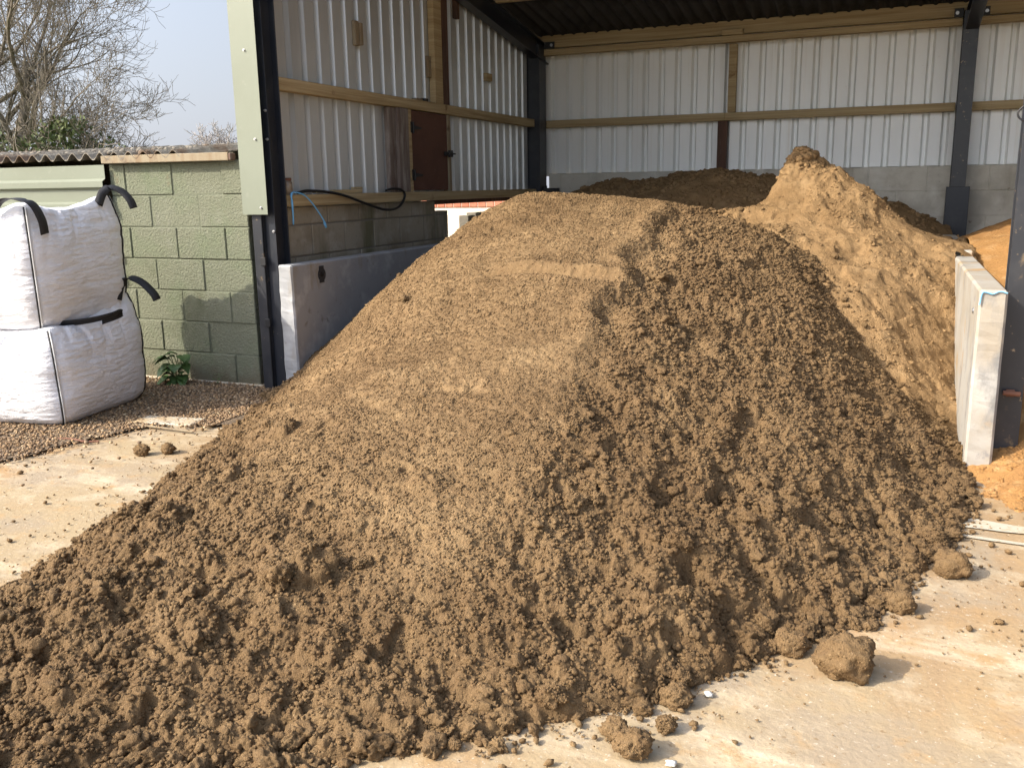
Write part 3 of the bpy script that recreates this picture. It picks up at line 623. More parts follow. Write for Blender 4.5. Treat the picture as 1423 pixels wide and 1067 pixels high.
for i, (x, y, r, lab) in enumerate(CL):
    Vv, Ff = ico(4); o3 = np.array([i*5.1, i*2.3, 9.])
    d = 1+.24*fbm(Vv+o3, 1.1, 2, i)+.26*fbm(Vv+o3, 2.7, 3, i+40)+.14*fbm(Vv+o3, 7, 3, i+80)-.08*np.abs(vnoise(Vv+o3, 4.2, i+19))+.06*vnoise(Vv+o3, 17, i+9)
    W = Vv*d[:, None]*r*np.array([1.05, .95, .9]); W[:, 2] = np.maximum(W[:, 2], -.62*r)
    W[:, 2] += .60*r
    gi = RNG.integers(0, len(W), 330); gV, gF = scatter(W[gi], RNG.uniform(.0015, .0042, 330), 1, 700+i); W, Ff = merge([(W, Ff), (gV, gF)])
    o = raw('sand_clod', W, Ff, 'sand'); o.data.attributes.new('damp_shade', 'FLOAT', 'POINT').data.foreach_set('value', np.full(len(W), .6, np.float32)); o.location = (x, y, 0); tag(o, lab, 'sand clod', 'sand clods lying around the heap')
for i, (x, y, r, lab) in enumerate([(-.42, 2.50, .017, 'larger white chalk stone on the concrete right of the flat clod'), (-.86, 2.34, .015, 'small white chalk stone at the bottom toe of the heap'), (-.62, 2.46, .012, 'tiny white chalk chip between the toe and the flat clod'), (-.45, 2.13, .016, 'flat white chalk stone nearest the bottom edge of the photo')]):
    Vv, Ff = ico(2); W = Vv*(1+.6*fbm(Vv+i*4., 1.9, 3, i+7)-.3*np.abs(vnoise(Vv+i, 2.3, i)))[:, None]*r*np.array([1.1, .8, .5]); W[:, 2] += r*.3
    o = raw('chalk_stone', W, Ff, 'white_lump'); o.location = (x, y, 0); tag(o, lab, 'stone', 'white chalk stones')

# ================================================================ open-fronted shed
LW, BY, PITCH = -4.36, 11.5, .2
def zs(y): return 3.30+.15*(11.5-y)                # underside of the roof sheet
shed = thing('open_fronted_shed', 'steel framed open fronted shed with white sheeted walls over concrete blocks', 'shed', (-4.3, 5.6, 0))
def profile(u0, u1, pitch=PITCH, depth=.058, crown=.034, web=.023, off=0., ribs=False):
    """(u, d) polyline of box-profile sheet: pan at 0, crown at depth"""
    pts = []; u = u0+off
    pts.append((u0, 0))
    while u+pitch <= u1+.001:
        a = u+pitch-crown-2*web
        if ribs:
            pm = (u+a)/2
            for q in (-.022, .022): pts += [(pm+q-.005, 0), (pm+q, .003), (pm+q+.005, 0)]
        pts += [(a, 0), (a+web, depth), (a+web+crown, depth), (a+2*web+crown, 0)]; u += pitch
    if pts[-1][0] < u1: pts.append((u1, 0))
    return pts
def clad(fn, u0, u1, zlo, zhi, off=0., **k):
    """fn(u, d, z); zhi is a number or function of u"""
    pr = profile(u0, u1, off=off, **k); V = []; F = []
    for u, d in pr: V += [fn(u, d, zlo), fn(u, d, zhi(u) if callable(zhi) else zhi)]
    for i in range(len(pr)-1): F.append((2*i, 2*i+2, 2*i+3, 2*i+1))
    k = len(V)                                       # thickness: outer skin 1 mm out
    for u, d in pr: V += [fn(u, d+.0012, zlo), fn(u, d+.0012, zhi(u) if callable(zhi) else zhi)]
    for i in range(len(pr)-1): F.append((k+2*i+1, k+2*i+3, k+2*i+2, k+2*i))
    return V, F
V, F = clad(lambda u, d, z: (LW-d, u, z), 5.74, 11.53, 1.43, lambda u: zs(u)-.005, off=.02, ribs=False, depth=.062, crown=.03, web=.022); raw('side_cladding', V, F, 'clads', shed)
V, F = clad(lambda u, d, z: (u, BY+.01+d, z), -4.38, 5.46, 1.62, zs(BY)-.01, off=.07); raw('back_cladding', V, F, 'clad', shed)
V, F = clad(lambda u, d, z: (5.48+d, u, z), 5.5, 11.53, 1.43, lambda u: zs(u)-.005); raw('side_cladding', V, F, 'clad', shed)
# roof: corrugated sheet, both skins
xs = np.arange(-4.62, 5.75, .0183); V = []; F = []; ysr = (5.25, 8.5, 11.78)
for sk in (0, .007):
    for y in ysr:
        for x in xs: V.append((x, y, zs(y)+.03+.026*math.sin(x*2*math.pi/.146)+sk))
nx = len(xs)
for b in (0, 1):
    for j in range(2):
        for i in range(nx-1):
            a = b*3*nx+j*nx+i; f = (a, a+1, a+nx+1, a+nx); F.append(f if b else f[::-1])
raw('roof_sheet', V, F, 'roofin', shed, smooth=True)
# rafters, purlins
def ibeam(mb, p, q, w, h, t=.012, up=(0, 0, 1)):
    p = Vector(p); q = Vector(q); d = (q-p).normalized(); u = Vector(up); u = (u-d*u.dot(d)).normalized()
    mb.beam(p, q, t*.8, h-2*t, up, .001)
    for s in (-1, 1): mb.beam(p+u*s*(h-t)/2, q+u*s*(h-t)/2, w, t, up, .002)
for x, w_ in ((-4.25, .12), (.62, .13), (5.38, .12)):
    m = MB(); ibeam(m, (x, 5.5, zs(5.5)-.20), (x, 11.44, zs(11.44)-.20), w_, .22); m.build('rafter', 'steel', shed)
for y in (5.45, 6.8, 8.3, 9.78):
    m = MB(); m.beam((-4.5, y, zs(y)-.055), (5.6, y, zs(y)-.055), .06, .085); m.build('purlin', 'timber', shed)
m = MB(); m.beam((-4.32, 11.40, 3.265), (5.4, 11.40, 3.265), .07, .15); m.build('eaves_timber', 'timber', shed)
for a, b in ((-4.26, .53), (.68, 5.3)):
    m = MB(); m.beam((a, 11.345, 3.13), (b, 11.345, 3.13), .10, .072); m.build('eaves_timber', 'timber', shed)
m = MB(); m.box((-2.0, 11.29, 3.17), (-1.76, 11.355, 3.235)); m.build('timber_block', 'timber', shed)
# girts
for a, b in ((-4.24, -1.95), (-1.948, .53), (.69, 5.3)):
    m = MB(); m.box((a, 11.39, 2.225), (b, 11.49, 2.315)); m.build('girt', 'timber', shed)
m = MB(); m.box((-4.352, 5.83, 2.225), (-4.275, 11.3, 2.318)); m.build('girt', 'timber', shed)
m = MB(); m.box((-4.352, 5.80, 1.375), (-4.262, 11.36, 1.462)); m.build('sill_timber', 'timber', shed)
# uprights
m = MB(); m.box((-1.925, 11.40, 2.32), (-1.835, 11.475, 3.09)); m.build('timber_stud', 'timber', shed)
m = MB(); m.box((-2.035, 11.41, 1.66), (-1.925, 11.49, 2.222)); m.build('timber_stud', 'timberd', shed)
m = MB(); m.box((-4.352, 8.43, 2.32), (-4.285, 8.60, zs(8.6)-.09)); m.build('timber_stud', 'timber', shed)
m = MB(); m.box((-4.353, 8.61, 2.32), (-4.295, 8.76, zs(8.7)-.09)); m.build('timber_stud', 'timberd', shed)
m = MB(); m.box((-4.35, 7.50, 1.464), (-4.30, 7.62, 2.223)).box((-4.35, 7.625, 1.464), (-4.27, 7.82, 2.223)); m.build('timber_stud', 'timberg', shed)
# hatch door
m = MB(); m.box((-4.35, 7.825, 1.463), (-4.285, 7.905, 2.223)); m.build('door_frame', 'timber', shed)
m = MB(); m.box((-4.35, 8.665, 1.463), (-4.28, 8.73, 2.223)); m.build('door_frame', 'pine', shed)
m = MB(); m.box((-4.32, 7.91, 1.475), (-4.29, 8.66, 2.215)); door = m.build('hatch_door', 'door', shed)
for z in (1.62, 2.06):
    m = MB(); m.box((-4.289, 7.88, z-.05), (-4.28, 7.93, z+.05), .001)
    t = [(7.93, z-.022), (8.10, z-.007), (8.10, z+.007), (7.93, z+.022)]
    m.add([(-4.289, a, b) for a, b in t]+[(-4.282, a, b) for a, b in t], [(0, 1, 2, 3), (7, 6, 5, 4), (0, 4, 5, 1), (1, 5, 6, 2), (2, 6, 7, 3), (3, 7, 4, 0)])
    m.tube([(-4.276, 7.925, z-.05), (-4.276, 7.925, z+.05)], .008, 8)
    h = m.build('hinge', 'iron', door)

m = MB(); m.box((-4.279, 8.56, 1.815), (-4.262, 8.74, 1.855), .002).box((-4.262, 8.62, 1.80), (-4.245, 8.70, 1.87), .003).tube([(-4.25, 8.60, 1.835), (-4.25, 8.76, 1.835)], .008, 8)
m.build('latch', 'iron', door)
# scrap blocks on the side wall
for (y0, y1, za, zb, mm, dx) in ((7.04, 7.10, 2.69, 2.89, 'pine', .03), (8.36, 8.42, 2.56, 2.76, 'pine', .03), (9.75, 9.9, 2.66, 2.74, 'timber', .04), (9.0, 9.08, 3.2, 3.42, 'timberd', .04), (8.05, 8.18, 2.32, 2.34, 'pine', .05), (8.22, 8.30, 2.32, 2.35, 'iron', .05)):
    m = MB(); m.box((LW+.004, y0, za), (LW+.01+dx, y1, zb)); 
    if mm == 'pine' and za == 2.69: m.box((LW+.004, y0+.065, za+.01), (LW+.02+dx, y1+.05, zb-.01))
    m.build('timber_block', mm, shed)
# columns
m = MB(); ibeam(m, (-4.275, 5.72, 0), (-4.275, 5.72, zs(5.7)-.1), .095, .16, up=(0, 1, 0)); m.box((-4.312, 5.635, 0), (-4.226, 5.642, zs(5.6)-.1), .001)
c1 = m.build('column', 'steel', shed)
m = MB(); m.box((-4.405, 5.60, 0), (-4.318, 5.612, 1.5), .002).box((-4.325, 5.60, 0), (-4.318, 5.66, 1.5), .001); p1 = m.build('column_plate', 'steel2', shed)
for z in (.98, .52):
    m = MB(); m.box((-4.345, 5.585, z-.03), (-4.30, 5.60, z+.03), .002); m.build('clip', 'iron', p1)
def bolts(par, pts, nrm, r=.011, m_='zinc', name='bolt'):
    for q in pts:
        q = Vector(q); d = Vector(nrm); b = MB(); b.tube([q-d*.004, q+d*.004], r*1.5, 12); b.tube([q+d*.004, q+d*.013], r, 6); b.build(name, m_, par)
bolts(c1, [(-4.24, 5.632, 2.06), (-4.24, 5.632, 1.86), (-4.24, 5.632, 1.20)], (0, -1, 0), .007)
m = MB(); m.box((-4.385, 11.12, 0), (-4.205, 11.36, .0+zs(11.3)-.12), .006); m.build('column', 'steel', shed)
m = MB(); m.box((-4.20, 11.20, 1.36), (-4.02, 11.34, 1.47), .003).box((-4.20, 11.20, 1.3), (-4.19, 11.34, 1.5), .002); m.build('bracket', 'iron', shed)
m = MB(); m.box((-4.20, 11.28, 3.17), (-4.06, 11.288, 3.25), .002); bb = m.build('bracket', 'iron', shed); bolts(bb, [(-4.10, 11.275, 3.21)], (0, -1, 0), .012)
m = MB(); m.box((.535, 11.20, .0), (.685, 11.212, zs(11.2)-.12), .002).box((.535, 11.37, 0), (.685, 11.385, zs(11.3)-.12), .002).box((.602, 11.212, 0), (.618, 11.37, zs(11.3)-.12), .001); c2 = m.build('column', 'steel2', shed)
m = MB(); m.box((.50, 11.172, .0), (.73, 11.192, 1.42), .003).box((.50, 11.192, 0), (.512, 11.3, 1.42), .001).box((.718, 11.192, 0), (.73, 11.3, 1.42), .001); m.build('column_sheath', 'steel', shed)
for x0, x1, bx in ((.44, .532, .47), (.69, .78, .75)):
    m = MB(); m.box((x0, 11.27, 3.17), (x1, 11.278, 3.26), .002); bb = m.build('bracket', 'iron', shed); bolts(bb, [(bx, 11.265, 3.215)], (0, -1, 0), .012)
# front column of the next frame
m = MB(); m.box((.562, 5.30, 0), (.683, 5.313, zs(5.3)-.1), .002).box((.562, 5.42, 0), (.683, 5.433, zs(5.4)-.1), .002).box((.616, 5.313, 0), (.630, 5.42, zs(5.4)-.1), .001)
c3 = m.build('column', 'steel2', shed)
m = MB(); m.box((.66, 5.255, .99), (.74, 5.30, 1.00), .001).box((.66, 5.255, 1.0), (.668, 5.30, 1.08), .001).box((.70, 5.285, 1.0), (.74, 5.298, 1.08), .001); m.build('bracket', 'iron', c3)
m = MB(); m.tube([(.585, 5.27, .405), (.665, 5.27, .402)], .013, 10); m.box((.60, 5.275, .385), (.64, 5.30, .42), .002); m.build('bolt', 'rust', c3)
m = MB(); ibeam(m, (5.38, 5.4, 0), (5.38, 5.4, zs(5.4)-.1), .13, .16, up=(0, 1, 0)); m.build('column', 'steel', shed)
m = MB(); ibeam(m, (5.38, 11.3, 0), (5.38, 11.3, zs(11.3)-.1), .13, .16, up=(0, 1, 0)); m.build('column', 'steel', shed)
# green corner flashing
m = MB(); m.box((-4.455, 5.565, 1.325), (-4.232, 5.568, zs(5.6)+.02), .0008).box((-4.455, 5.568, 1.325), (-4.452, 5.72, zs(5.6)+.02), .0008)
fl = m.build('corner_flashing', 'green_clad', shed)
bolts(fl, [(-4.287, 5.565, 1.375), (-4.295, 5.565, 1.86), (-4.335, 5.565, 2.47)], (0, -1, 0), .006, 'zinc', 'screw')
# block walls
mb = MB(); mo = MB()
fl_ = lambda u, d, z: (-4.325-d, u, z)
wall_blocks(mb, mo, fl_, [(5.80, 8.42, 0, 1.372), (8.42, 8.70, 0, 1.27), (8.70, 8.98, 0, .98), (8.98, 9.40, 0, .98), (9.20, 9.38, .981, 1.20), (9.40, 11.12, 0, 1.225)], .2457, .48, .12, seed=3)
bw = mb.build('block_wall', 'blockn', shed); mo.build('mortar', 'mortarn', bw)
m = MB(); m.box((-4.43, 8.425, 1.33), (-4.335, 11.15, 1.372)); m.build('wall_plate', 'timberd', shed)
mb = MB(); mo = MB()
fb_ = lambda u, d, z: (u, 11.46+d-.04, z)
wall_blocks(mb, mo, fb_, [(-4.20, 5.3, 0, 1.655)], .275, .62, .10, joint=.006, seed=4, rough=.001)
bw = mb.build('block_wall', 'blockb', shed); mo.build('mortar', 'blockb', bw)

# things on the left sill / wall
t = thing('glass_jar', 'dusty brown glass jar standing on the sill beside the black corner column', 'jar', (-4.29, 5.90, 1.463))
m = MB(); m.lathe((-4.29, 5.90, 1.463), [(.034, 0), (.040, .006), (.040, .088), (.031, .104)], n=20); m.build('jar_body', 'jar', t, True)
m = MB(); m.lathe((-4.29, 5.90, 1.568), [(.033, 0), (.035, .003), (.035, .018), (.030, .021)], n=20); m.build('lid', 'rust', t, True)
m = MB(); m.tube(spline([(-4.27, 6.0, 1.475), (-4.255, 6.12, 1.490), (-4.245, 6.4, 1.475), (-4.225, 6.62, 1.44), (-4.205, 6.95, 1.36), (-4.20, 7.2, 1.315), (-4.21, 7.42, 1.32), (-4.235, 7.58, 1.37), (-4.245, 7.65, 1.44), (-4.255, 7.60, 1.485), (-4.285, 7.50, 1.495), (-4.30, 7.40, 1.480)], 8), .0115, 8)
tag(m.build('black_cable', 'cable', smooth=True), 'black cable looped along the sill and drooping over the block wall', 'cable')
m = MB(); m.tube(spline([(-4.225, 5.86, 1.24), (-4.222, 5.86, 1.40), (-4.24, 5.88, 1.475), (-4.225, 6.0, 1.465), (-4.215, 6.1, 1.40), (-4.20, 6.2, 1.29), (-4.195, 6.25, 1.22)], 6), .006, 6).tube([(-4.20, 6.235, 1.245), (-4.195, 6.25, 1.20)], .010, 6).tube(spline([(-4.225, 5.86, 1.34), (-4.232, 5.865, 1.43), (-4.238, 5.885, 1.476)], 4), .006, 6)
tag(m.build('blue_twine', 'blue', smooth=True), 'pale blue twine hanging from the sill by the corner column', 'twine')
m = MB(); m.box((-4.34, 6.55, 1.463), (-4.30, 7.0, 1.495)).box((-4.345, 6.88, 1.496), (-4.31, 7.02, 1.515))
tag(m.build('timber_offcut', 'timber'), 'short timber offcut lying on the left sill behind the black cable', 'offcut')
m = MB()
for i in range(16):
    a = (-4.295+.008*math.sin(i*2.1), 6.06+i*.026, 1.474+.004*(i % 3)); q = [(a[0]+.012*math.cos(k*math.pi/5)*(1 if i % 2 else .3), a[1]+.018*math.sin(k*math.pi/5), a[2]+.010*math.cos(k*math.pi/5)*(0 if i % 2 else 1)) for k in range(11)]
    m.tube(q, .0032, 5, False)
tag(m.build('steel_chain', 'zinc', smooth=True), 'small steel chain lying on the sill behind the black cable', 'chain')

# ================================================================ precast panels
def panel(x0, x1, y0, y1, z1, m_, lab, hole=None):
    t = thing('concrete_panel', lab, 'panel', ((x0+x1)/2, y0, 0), 'precast concrete bay panels')
    b = MB(); b.box((x0, y0, 0), (x1, y1, z1), .012); o = b.build('slab', m_, t)
    bm = bmesh.new(); bm.from_mesh(o.data); bmesh.ops.subdivide_edges(bm, edges=[e for e in bm.edges if e.calc_length() > .3], cuts=24, use_grid_fill=True)
    for v in bm.verts:
        if abs(v.co.y-y0) < .02:
            q = np.array([[v.co.x*1., v.co.z*1.]]); v.co.y += .006*vnoise(q, 9, 5)[0]+.003*vnoise(q, 25, 6)[0]
    bm.to_mesh(o.data); bm.free()
    return t
pl = panel(-4.223, -4.094, 5.62, 8.9, .955, 'conc', 'grey precast concrete panel standing against the left block wall')
m = MB(); m.lathe((-4.0935, 6.00, .852), [(.052, 0), (.052, .003), (.040, .0035), (.036, .001)], axis='x', n=20); m.box((-4.0930, 5.965, .79), (-4.0910, 6.03, .92), .0008)
rec = m.build('lifting_socket', 'steel2', pl)
m = MB(); m.lathe((-4.092, 6.0, .855), [(.019, 0), (.019, .004), (.009, .006), (.009, .012)], axis='x', n=14); m.build('bolt', 'iron', rec)
pr_ = panel(.42, .55, 5.12, 7.42, .955, 'conc2', 'pale precast concrete panel standing on the right beside the post, blue line on its end')
m = MB(); m.tube(spline([(.424, 5.112, .88), (.432, 5.113, .938), (.45, 5.113, .944), (.48, 5.113, .936), (.51, 5.113, .95), (.545, 5.113, .942)], 4), .0035, 5); m.build('blue_line', 'blue', pr_)
m = MB(); m.lathe((.412, 5.36, .82), [(.012, 0), (.016, .004), (.016, .012)], axis='x', n=12); m.build('lifting_socket', 'zinc', pr_)
panel(.42, .548, 7.44, 9.6, .99, 'conc2', 'pale precast concrete panel mostly buried in sand behind the right panel')

# ================================================================ floodlight at the right post
t = thing('floodlight', 'small black floodlight fixed high on the right front post', 'floodlight', (.62, 5.25, 1.79))
m = MB(); m.box((.575, 5.225, 1.745), (.70, 5.275, 1.80), .008); m.box((.60, 5.215, 1.75), (.70, 5.226, 1.795), .003); m.build('lamp_body', 'iron', t)
m = MB(); m.box((.61, 5.211, 1.755), (.69, 5.2145, 1.79), .001); m.build('lens', 'glass', t)
m = MB(); m.tube([(.60+.075*math.cos(a*.21+1.6), 5.25, 1.81+.045*math.sin(a*.21+1.6)) for a in range(24)], .005, 6); m.build('bracket', 'iron', t, True)
m = MB(); m.box((.63, 5.262, 1.80), (.67, 5.30, 1.86), .003); m.build('mount', 'iron', t)

# ================================================================ green outbuilding
ob = thing('green_outbuilding', 'low outbuilding of sage green painted blocks with a corrugated sheet roof', 'outbuilding', (-5.2, 5.65, 0))
mb = MB(); mo = MB()
wall_blocks(mb, mo, lambda u, d, z: (u, 5.65+d, z), [(-5.80, -4.475, 0, 1.72)], .2457, .47, .12, joint=.0065, seed=8, rough=.003)
wall_blocks(mb, mo, lambda u, d, z: (-4.475-d, u, z), [(5.775, 8.4, 0, 1.72)], .2457, .47, .12, joint=.0065, seed=9, rough=.003)
wl = mb.build('block_wall', 'blockg', ob); mo.build('mortar', 'mortarg', wl)
m = MB(); m.box((-12, 8.3, 0), (-4.6, 8.4, 1.72)); m.box((-12, 5.7, 0), (-11.9, 8.3, 1.72)); m.build('back_wall', 'blockn', ob)
# horizontal box-profile cladding
V = []; F = []
def zp():
    out = []; z = .03
    while z < 1.70:
        out += [(z, 0), (z+.07, 0), (z+.09, -.032), (z+.135, -.032), (z+.155, 0)]; z += .178
    return [q for q in out if q[0] < 1.71]+[(1.715, 0)]
zz = zp()
for x in (-12., -5.80):
    for z, d in zz: V.append((x, 5.60+d, z))
nz = len(zz)
for i in range(nz-1): F.append((i, nz+i, nz+i+1, i+1))
k = len(V)
for x in (-12., -5.80):
    for z, d in zz: V.append((x, 5.603+d, z))
for i in range(nz-1): F.append((k+i+1, k+nz+i+1, k+nz+i, k+i)); F.append((nz+i, k+nz+i, k+nz+i+1, nz+i+1))
raw('wall_cladding', V, F, 'green_clad', ob)
m = MB(); m.beam((-5.80, 5.61, 1.752), (-4.56, 5.61, 1.748), .07, .06); m.build('fascia_board', 'pine', ob)
m = MB(); m.beam((-4.62, 5.62, 1.75), (-4.535, 5.60, 1.745), .05, .05); m.build('board_end', 'timberd', ob)
# corrugated cement roof
xs = np.arange(-12, -5.0, .0183); V = []; F = []
def zr(y): return 1.79+min(y-5.58, .75)*.10-max(y-6.33, 0)*.14
ysr = (5.575, 5.95, 6.33, 7.4, 8.5)
for sk in (0, .008):
    for y in ysr:
        for x in xs: V.append((x, y, zr(y)+.028*math.sin(x*2*math.pi/.146)+sk-.012))
nx = len(xs); ny = len(ysr)
for b in (0, 1):
    for j in range(ny-1):
        for i in range(nx-1):
            a = b*ny*nx+j*nx+i; f = (a, a+1, a+nx+1, a+nx); F.append(f if b else f[::-1])
for i in range(nx-1): a = i; F.append((a, a+1, a+1+ny*nx, a+ny*nx))
raw('roof_sheet', V, F, 'cement', ob, smooth=False)
m = MB()
V, F = scatter(np.c_[RNG.uniform(-9, -5.1, 260), RNG.uniform(5.6, 6.4, 260), np.zeros(260)], RNG.uniform(.01, .035, 260), 1, 610)
cen = V.reshape(260, -1, 3).mean(1); V = V.reshape(260, -1, 3); V[:, :, 2] += (np.array([zr(q) for q in cen[:, 1]])+.012)[:, None]
tag(raw('moss', V.reshape(-1, 3), F, 'cement', ob), kind='stuff')
m = MB(); m.box((-5.8, 5.63, 0), (-4.45, 5.70, .022), .008); o = m.build('concrete_footing', 'slab', ob)

# weed at the wall foot
def leaf(mb, c, d, L, W, droop=.35):
    c = Vector(c); d = Vector(d).normalized(); s = d.cross(Vector((0, 0, 1))).normalized(); n_ = s.cross(d); V = []; F = []
    prof = [(0, .10), (.15, .62), (.35, 1), (.6, .86), (.82, .45), (1, .03)]
    for t, ww in prof:
        q = c+d*L*t-Vector((0, 0, 1))*droop*L*t*t
        for k in (-1, 0, 1): V.append(q+s*W/2*ww*k+n_*(.12*W*abs(k)))
    for i in range(len(prof)-1):
        for k in (0, 1): F.append((i*3+k, i*3+k+1, (i+1)*3+k+1, (i+1)*3+k))
    mb.add(V, F)
wd_ = thing('dock_weed', 'small dark green broad leaved weed growing at the foot of the green block wall', 'weed', (-5.2, 5.55, 0))
lf = MB(); st = MB(); rr = random.Random(4)
for i in range(30):
    a = rr.uniform(0, 6.283); h = rr.uniform(.03, .24)*(1 if i > 5 else .35); c = (-5.2+rr.uniform(-.03, .03), 5.55+rr.uniform(-.02, .02), .01)
    q = (c[0]+math.cos(a)*rr.uniform(.02, .09), c[1]+math.sin(a)*rr.uniform(.01, .05)-.02, h)
    st.tube(spline([c, ((c[0]+q[0])/2, (c[1]+q[1])/2, h*.7), q], 3), .003, 5); leaf(lf, q, (math.cos(a), math.sin(a)*.4-.75, .35), rr.uniform(.08, .13), rr.uniform(.075, .11), rr.uniform(.5, 1.1))
lf.build('leaves', 'leaf2', wd_, True); st.build('stem', 'leaf2', wd_)
wd2 = MB()
for i in range(9):
    a = rr.uniform(0, 6.28); leaf(wd2, (-4.83+rr.uniform(-.03, .03), 5.585, rr.uniform(.02, .1)), (math.cos(a), math.sin(a)-.3, .5), .03, .018)
tag(wd2.build('small_weed', 'leaf2'), 'tiny sprig of weed at the wall foot nearest the black column', 'weed')

# ================================================================ bulk bags
def bag(name, label, A, rot, side, z0, hgt, seed, lift, lean=(0, 0), bulge=.05, top=.5):
    """A: front corner at the base (x, y); rot: rotation of the sides; lift: heights added at the four top corners"""
    t = thing(name, label, 'bulk bag', (A[0], A[1], z0), 'white bulk bags stacked by the outbuilding')
    u1 = np.array([-math.sin(rot), math.cos(rot)]); u2 = np.array([-math.cos(rot), -math.sin(rot)])
    cx = np.array(A)+side/2*(u1+u2)
    nth, nt_ = 320, 150
    def surf(th, t_):
        """th angle in the bag frame (0 = towards -u2, i.e. the +x side), t_ 0..1 base to top edge"""
        n = 4.5+9*abs(t_-.45)**1.2*(1 if t_ > .45 else .8)
        c, s = np.cos(th), np.sin(th)
        r = (np.abs(c)**n+np.abs(s)**n)**(-1/n)
        hw = side/2*(1-.10*np.clip(1-t_/.10, 0, 1)**2)+bulge*np.sin(np.pi*np.clip(t_, 0, 1))**.7-bulge*.6
        corner = np.clip((r-1)/.35, 0, 1)
        a = r*c*hw; b = r*s*hw
        z = hgt*t_*(1-.10*(1-corner)*t_**3)
        q = np.sign(c)*1., np.sign(s)*1.
        wgt = [(1-c*1.2).clip(0, 2), ]
        lf_ = 0
        for (sc, ss, l) in ((1, -1, lift[0]), (1, 1, lift[1]), (-1, 1, lift[2]), (-1, -1, lift[3])):
            k = np.clip(.5+c*sc*.7, 0, 1)*np.clip(.5+s*ss*.7, 0, 1); lf_ = lf_+k*l
        z = z+lf_*t_**1.5
        return a, b, z, corner
    def world(a, b, z): 
        zz_ = z/hgt
        x = cx[0]-u2[0]*a+u1[0]*b+lean[0]*zz_; y = cx[1]-u2[1]*a+u1[1]*b+lean[1]*zz_
        return np.stack([x, y, z0+z], -1)
    th = np.linspace(0, 2*np.pi, nth, endpoint=False); rows = []
    ts = np.linspace(0, 1, nt_)
    for t_ in ts:
        a, b, z, cn = surf(th, t_); W = world(a, b, z); nrm = np.stack([np.cos(th)*-u2[0]+np.sin(th)*u1[0], np.cos(th)*-u2[1]+np.sin(th)*u1[1], th*0], -1)
        q = W+seed*3.3
        qs = q*np.array([1, 1, 3.6])
        d = .012*fbm(qs, 3.2, 3, seed)+.0055*(1-np.abs(fbm(q*np.array([1, 1, 4.5])+fbm(q, 3, 2, 5)[:, None]*.12, 7, 3, seed+5))*2.2)+.0025*fbm(q*np.array([1, 1, 2]), 26, 2, seed+8)
        vert = np.abs(fbm(q*np.array([3.2, 3.2, .8]), 2.6, 2, seed+11)); d = d-.028*t_**3*np.clip(.25-vert, 0, 1)*4
        d = d*(1-.5*cn)
        W = W+nrm*d[:, None]; rows.append(W)
    # top cap
    ctr = world(np.array(0.), np.array(0.), np.array(hgt*top*0+hgt*.90+sum(lift)/4)); edge = rows[-1]
    for k in range(1, 22):
        s = 1-k/22; q = ctr+(edge-ctr)*s; hmp = (1-s)*s*4
        fl2 = ctr[2]+(edge[:, 2]-ctr[2])*s**2.2
        q = q.copy(); q[:, 2] = fl2+.02*fbm(q[:, :2]+seed, 7, 3, seed+3)*hmp*2+.015*(np.abs(fbm(q[:, :2], 13, 2, seed+4))-.2)*hmp; rows.append(q)
    base = rows[0]; cb = base.mean(0)
    rows = [cb+(base-cb)*s for s in (.05, .5, .9)]+rows
    V = np.concatenate(rows+[ctr[None]]); nr = len(rows); i = np.arange(nr*nth).reshape(nr, nth); j = np.roll(i, -1, 1)
    F = np.stack([i[:-1], j[:-1], j[1:], i[1:]], -1).reshape(-1, 4).tolist()
    top_i = len(V)-1
    F += [(int(i[-1, k]), int(j[-1, k]), top_i) for k in range(nth)]+[tuple(int(v) for v in i[0][::-1])]
    o = raw('bag_body', V, F, 'bag', t, smooth=True)
    # seams down the corners
    for c_, off in zip((-1, 1, 3, 5), range(4)):
        th0 = c_*math.pi/4; kk = int(round((th0 % (2*math.pi))/(2*math.pi)*nth)) % nth
        col = np.array([rows[3+q][kk] for q in range(nt_)]); out = np.array([math.cos(th0)*-u2[0]+math.sin(th0)*u1[0], math.cos(th0)*-u2[1]+math.sin(th0)*u1[1], 0])
        pts = [tuple(v+out*.006) for v in col[::5]]; m = MB(); m.tube(pts, .0062, 6); sm_ = m.build('seam', 'strap', t, True)
        tang = np.array([-out[1], out[0], 0]); m = MB(); m.tube([tuple(np.array(v)+tang*.010+out*.002) for v in pts], .0065, 6); m.build('piping', 'piping', sm_, True)
    return t, rows, nth, nt_
t2, *_ = bag('bulk_bag', 'white woven bulk bag at the bottom of the stack with a handle poking out right', (-4.86, 4.15), R(9), .97, 0., .70, 3, (-.04, .12, .0, -.02), lean=(-.05, 0), bulge=.085)
def strap(par, pts, wd, w=.062): m = MB(); m.ribbon(spline(pts, 6), wd, w, .004); return m.build('handle', 'strap', par, True)
strap(t2, [(-5.06, 4.88, .76), (-5.07, 4.93, .85), (-5.04, 4.99, .90), (-4.97, 5.03, .87), (-4.89, 5.05, .79), (-4.87, 5.06, .74)], (.2, .9, .25))
strap(t2, [(-5.08, 4.36, .655), (-4.95, 4.50, .665), (-4.88, 4.62, .685), (-4.87, 4.70, .70), (-4.90, 4.72, .67), (-4.95, 4.62, .64)], (.5, -.2, .7), .05)
t1, *_ = bag('bulk_bag', 'white woven bulk bag on top of the stack with black handles at its corners', (-4.98, 4.16), R(6), .90, .63, .79, 9, (.03, .09, .03, .02), lean=(-.02, 0), bulge=.085)
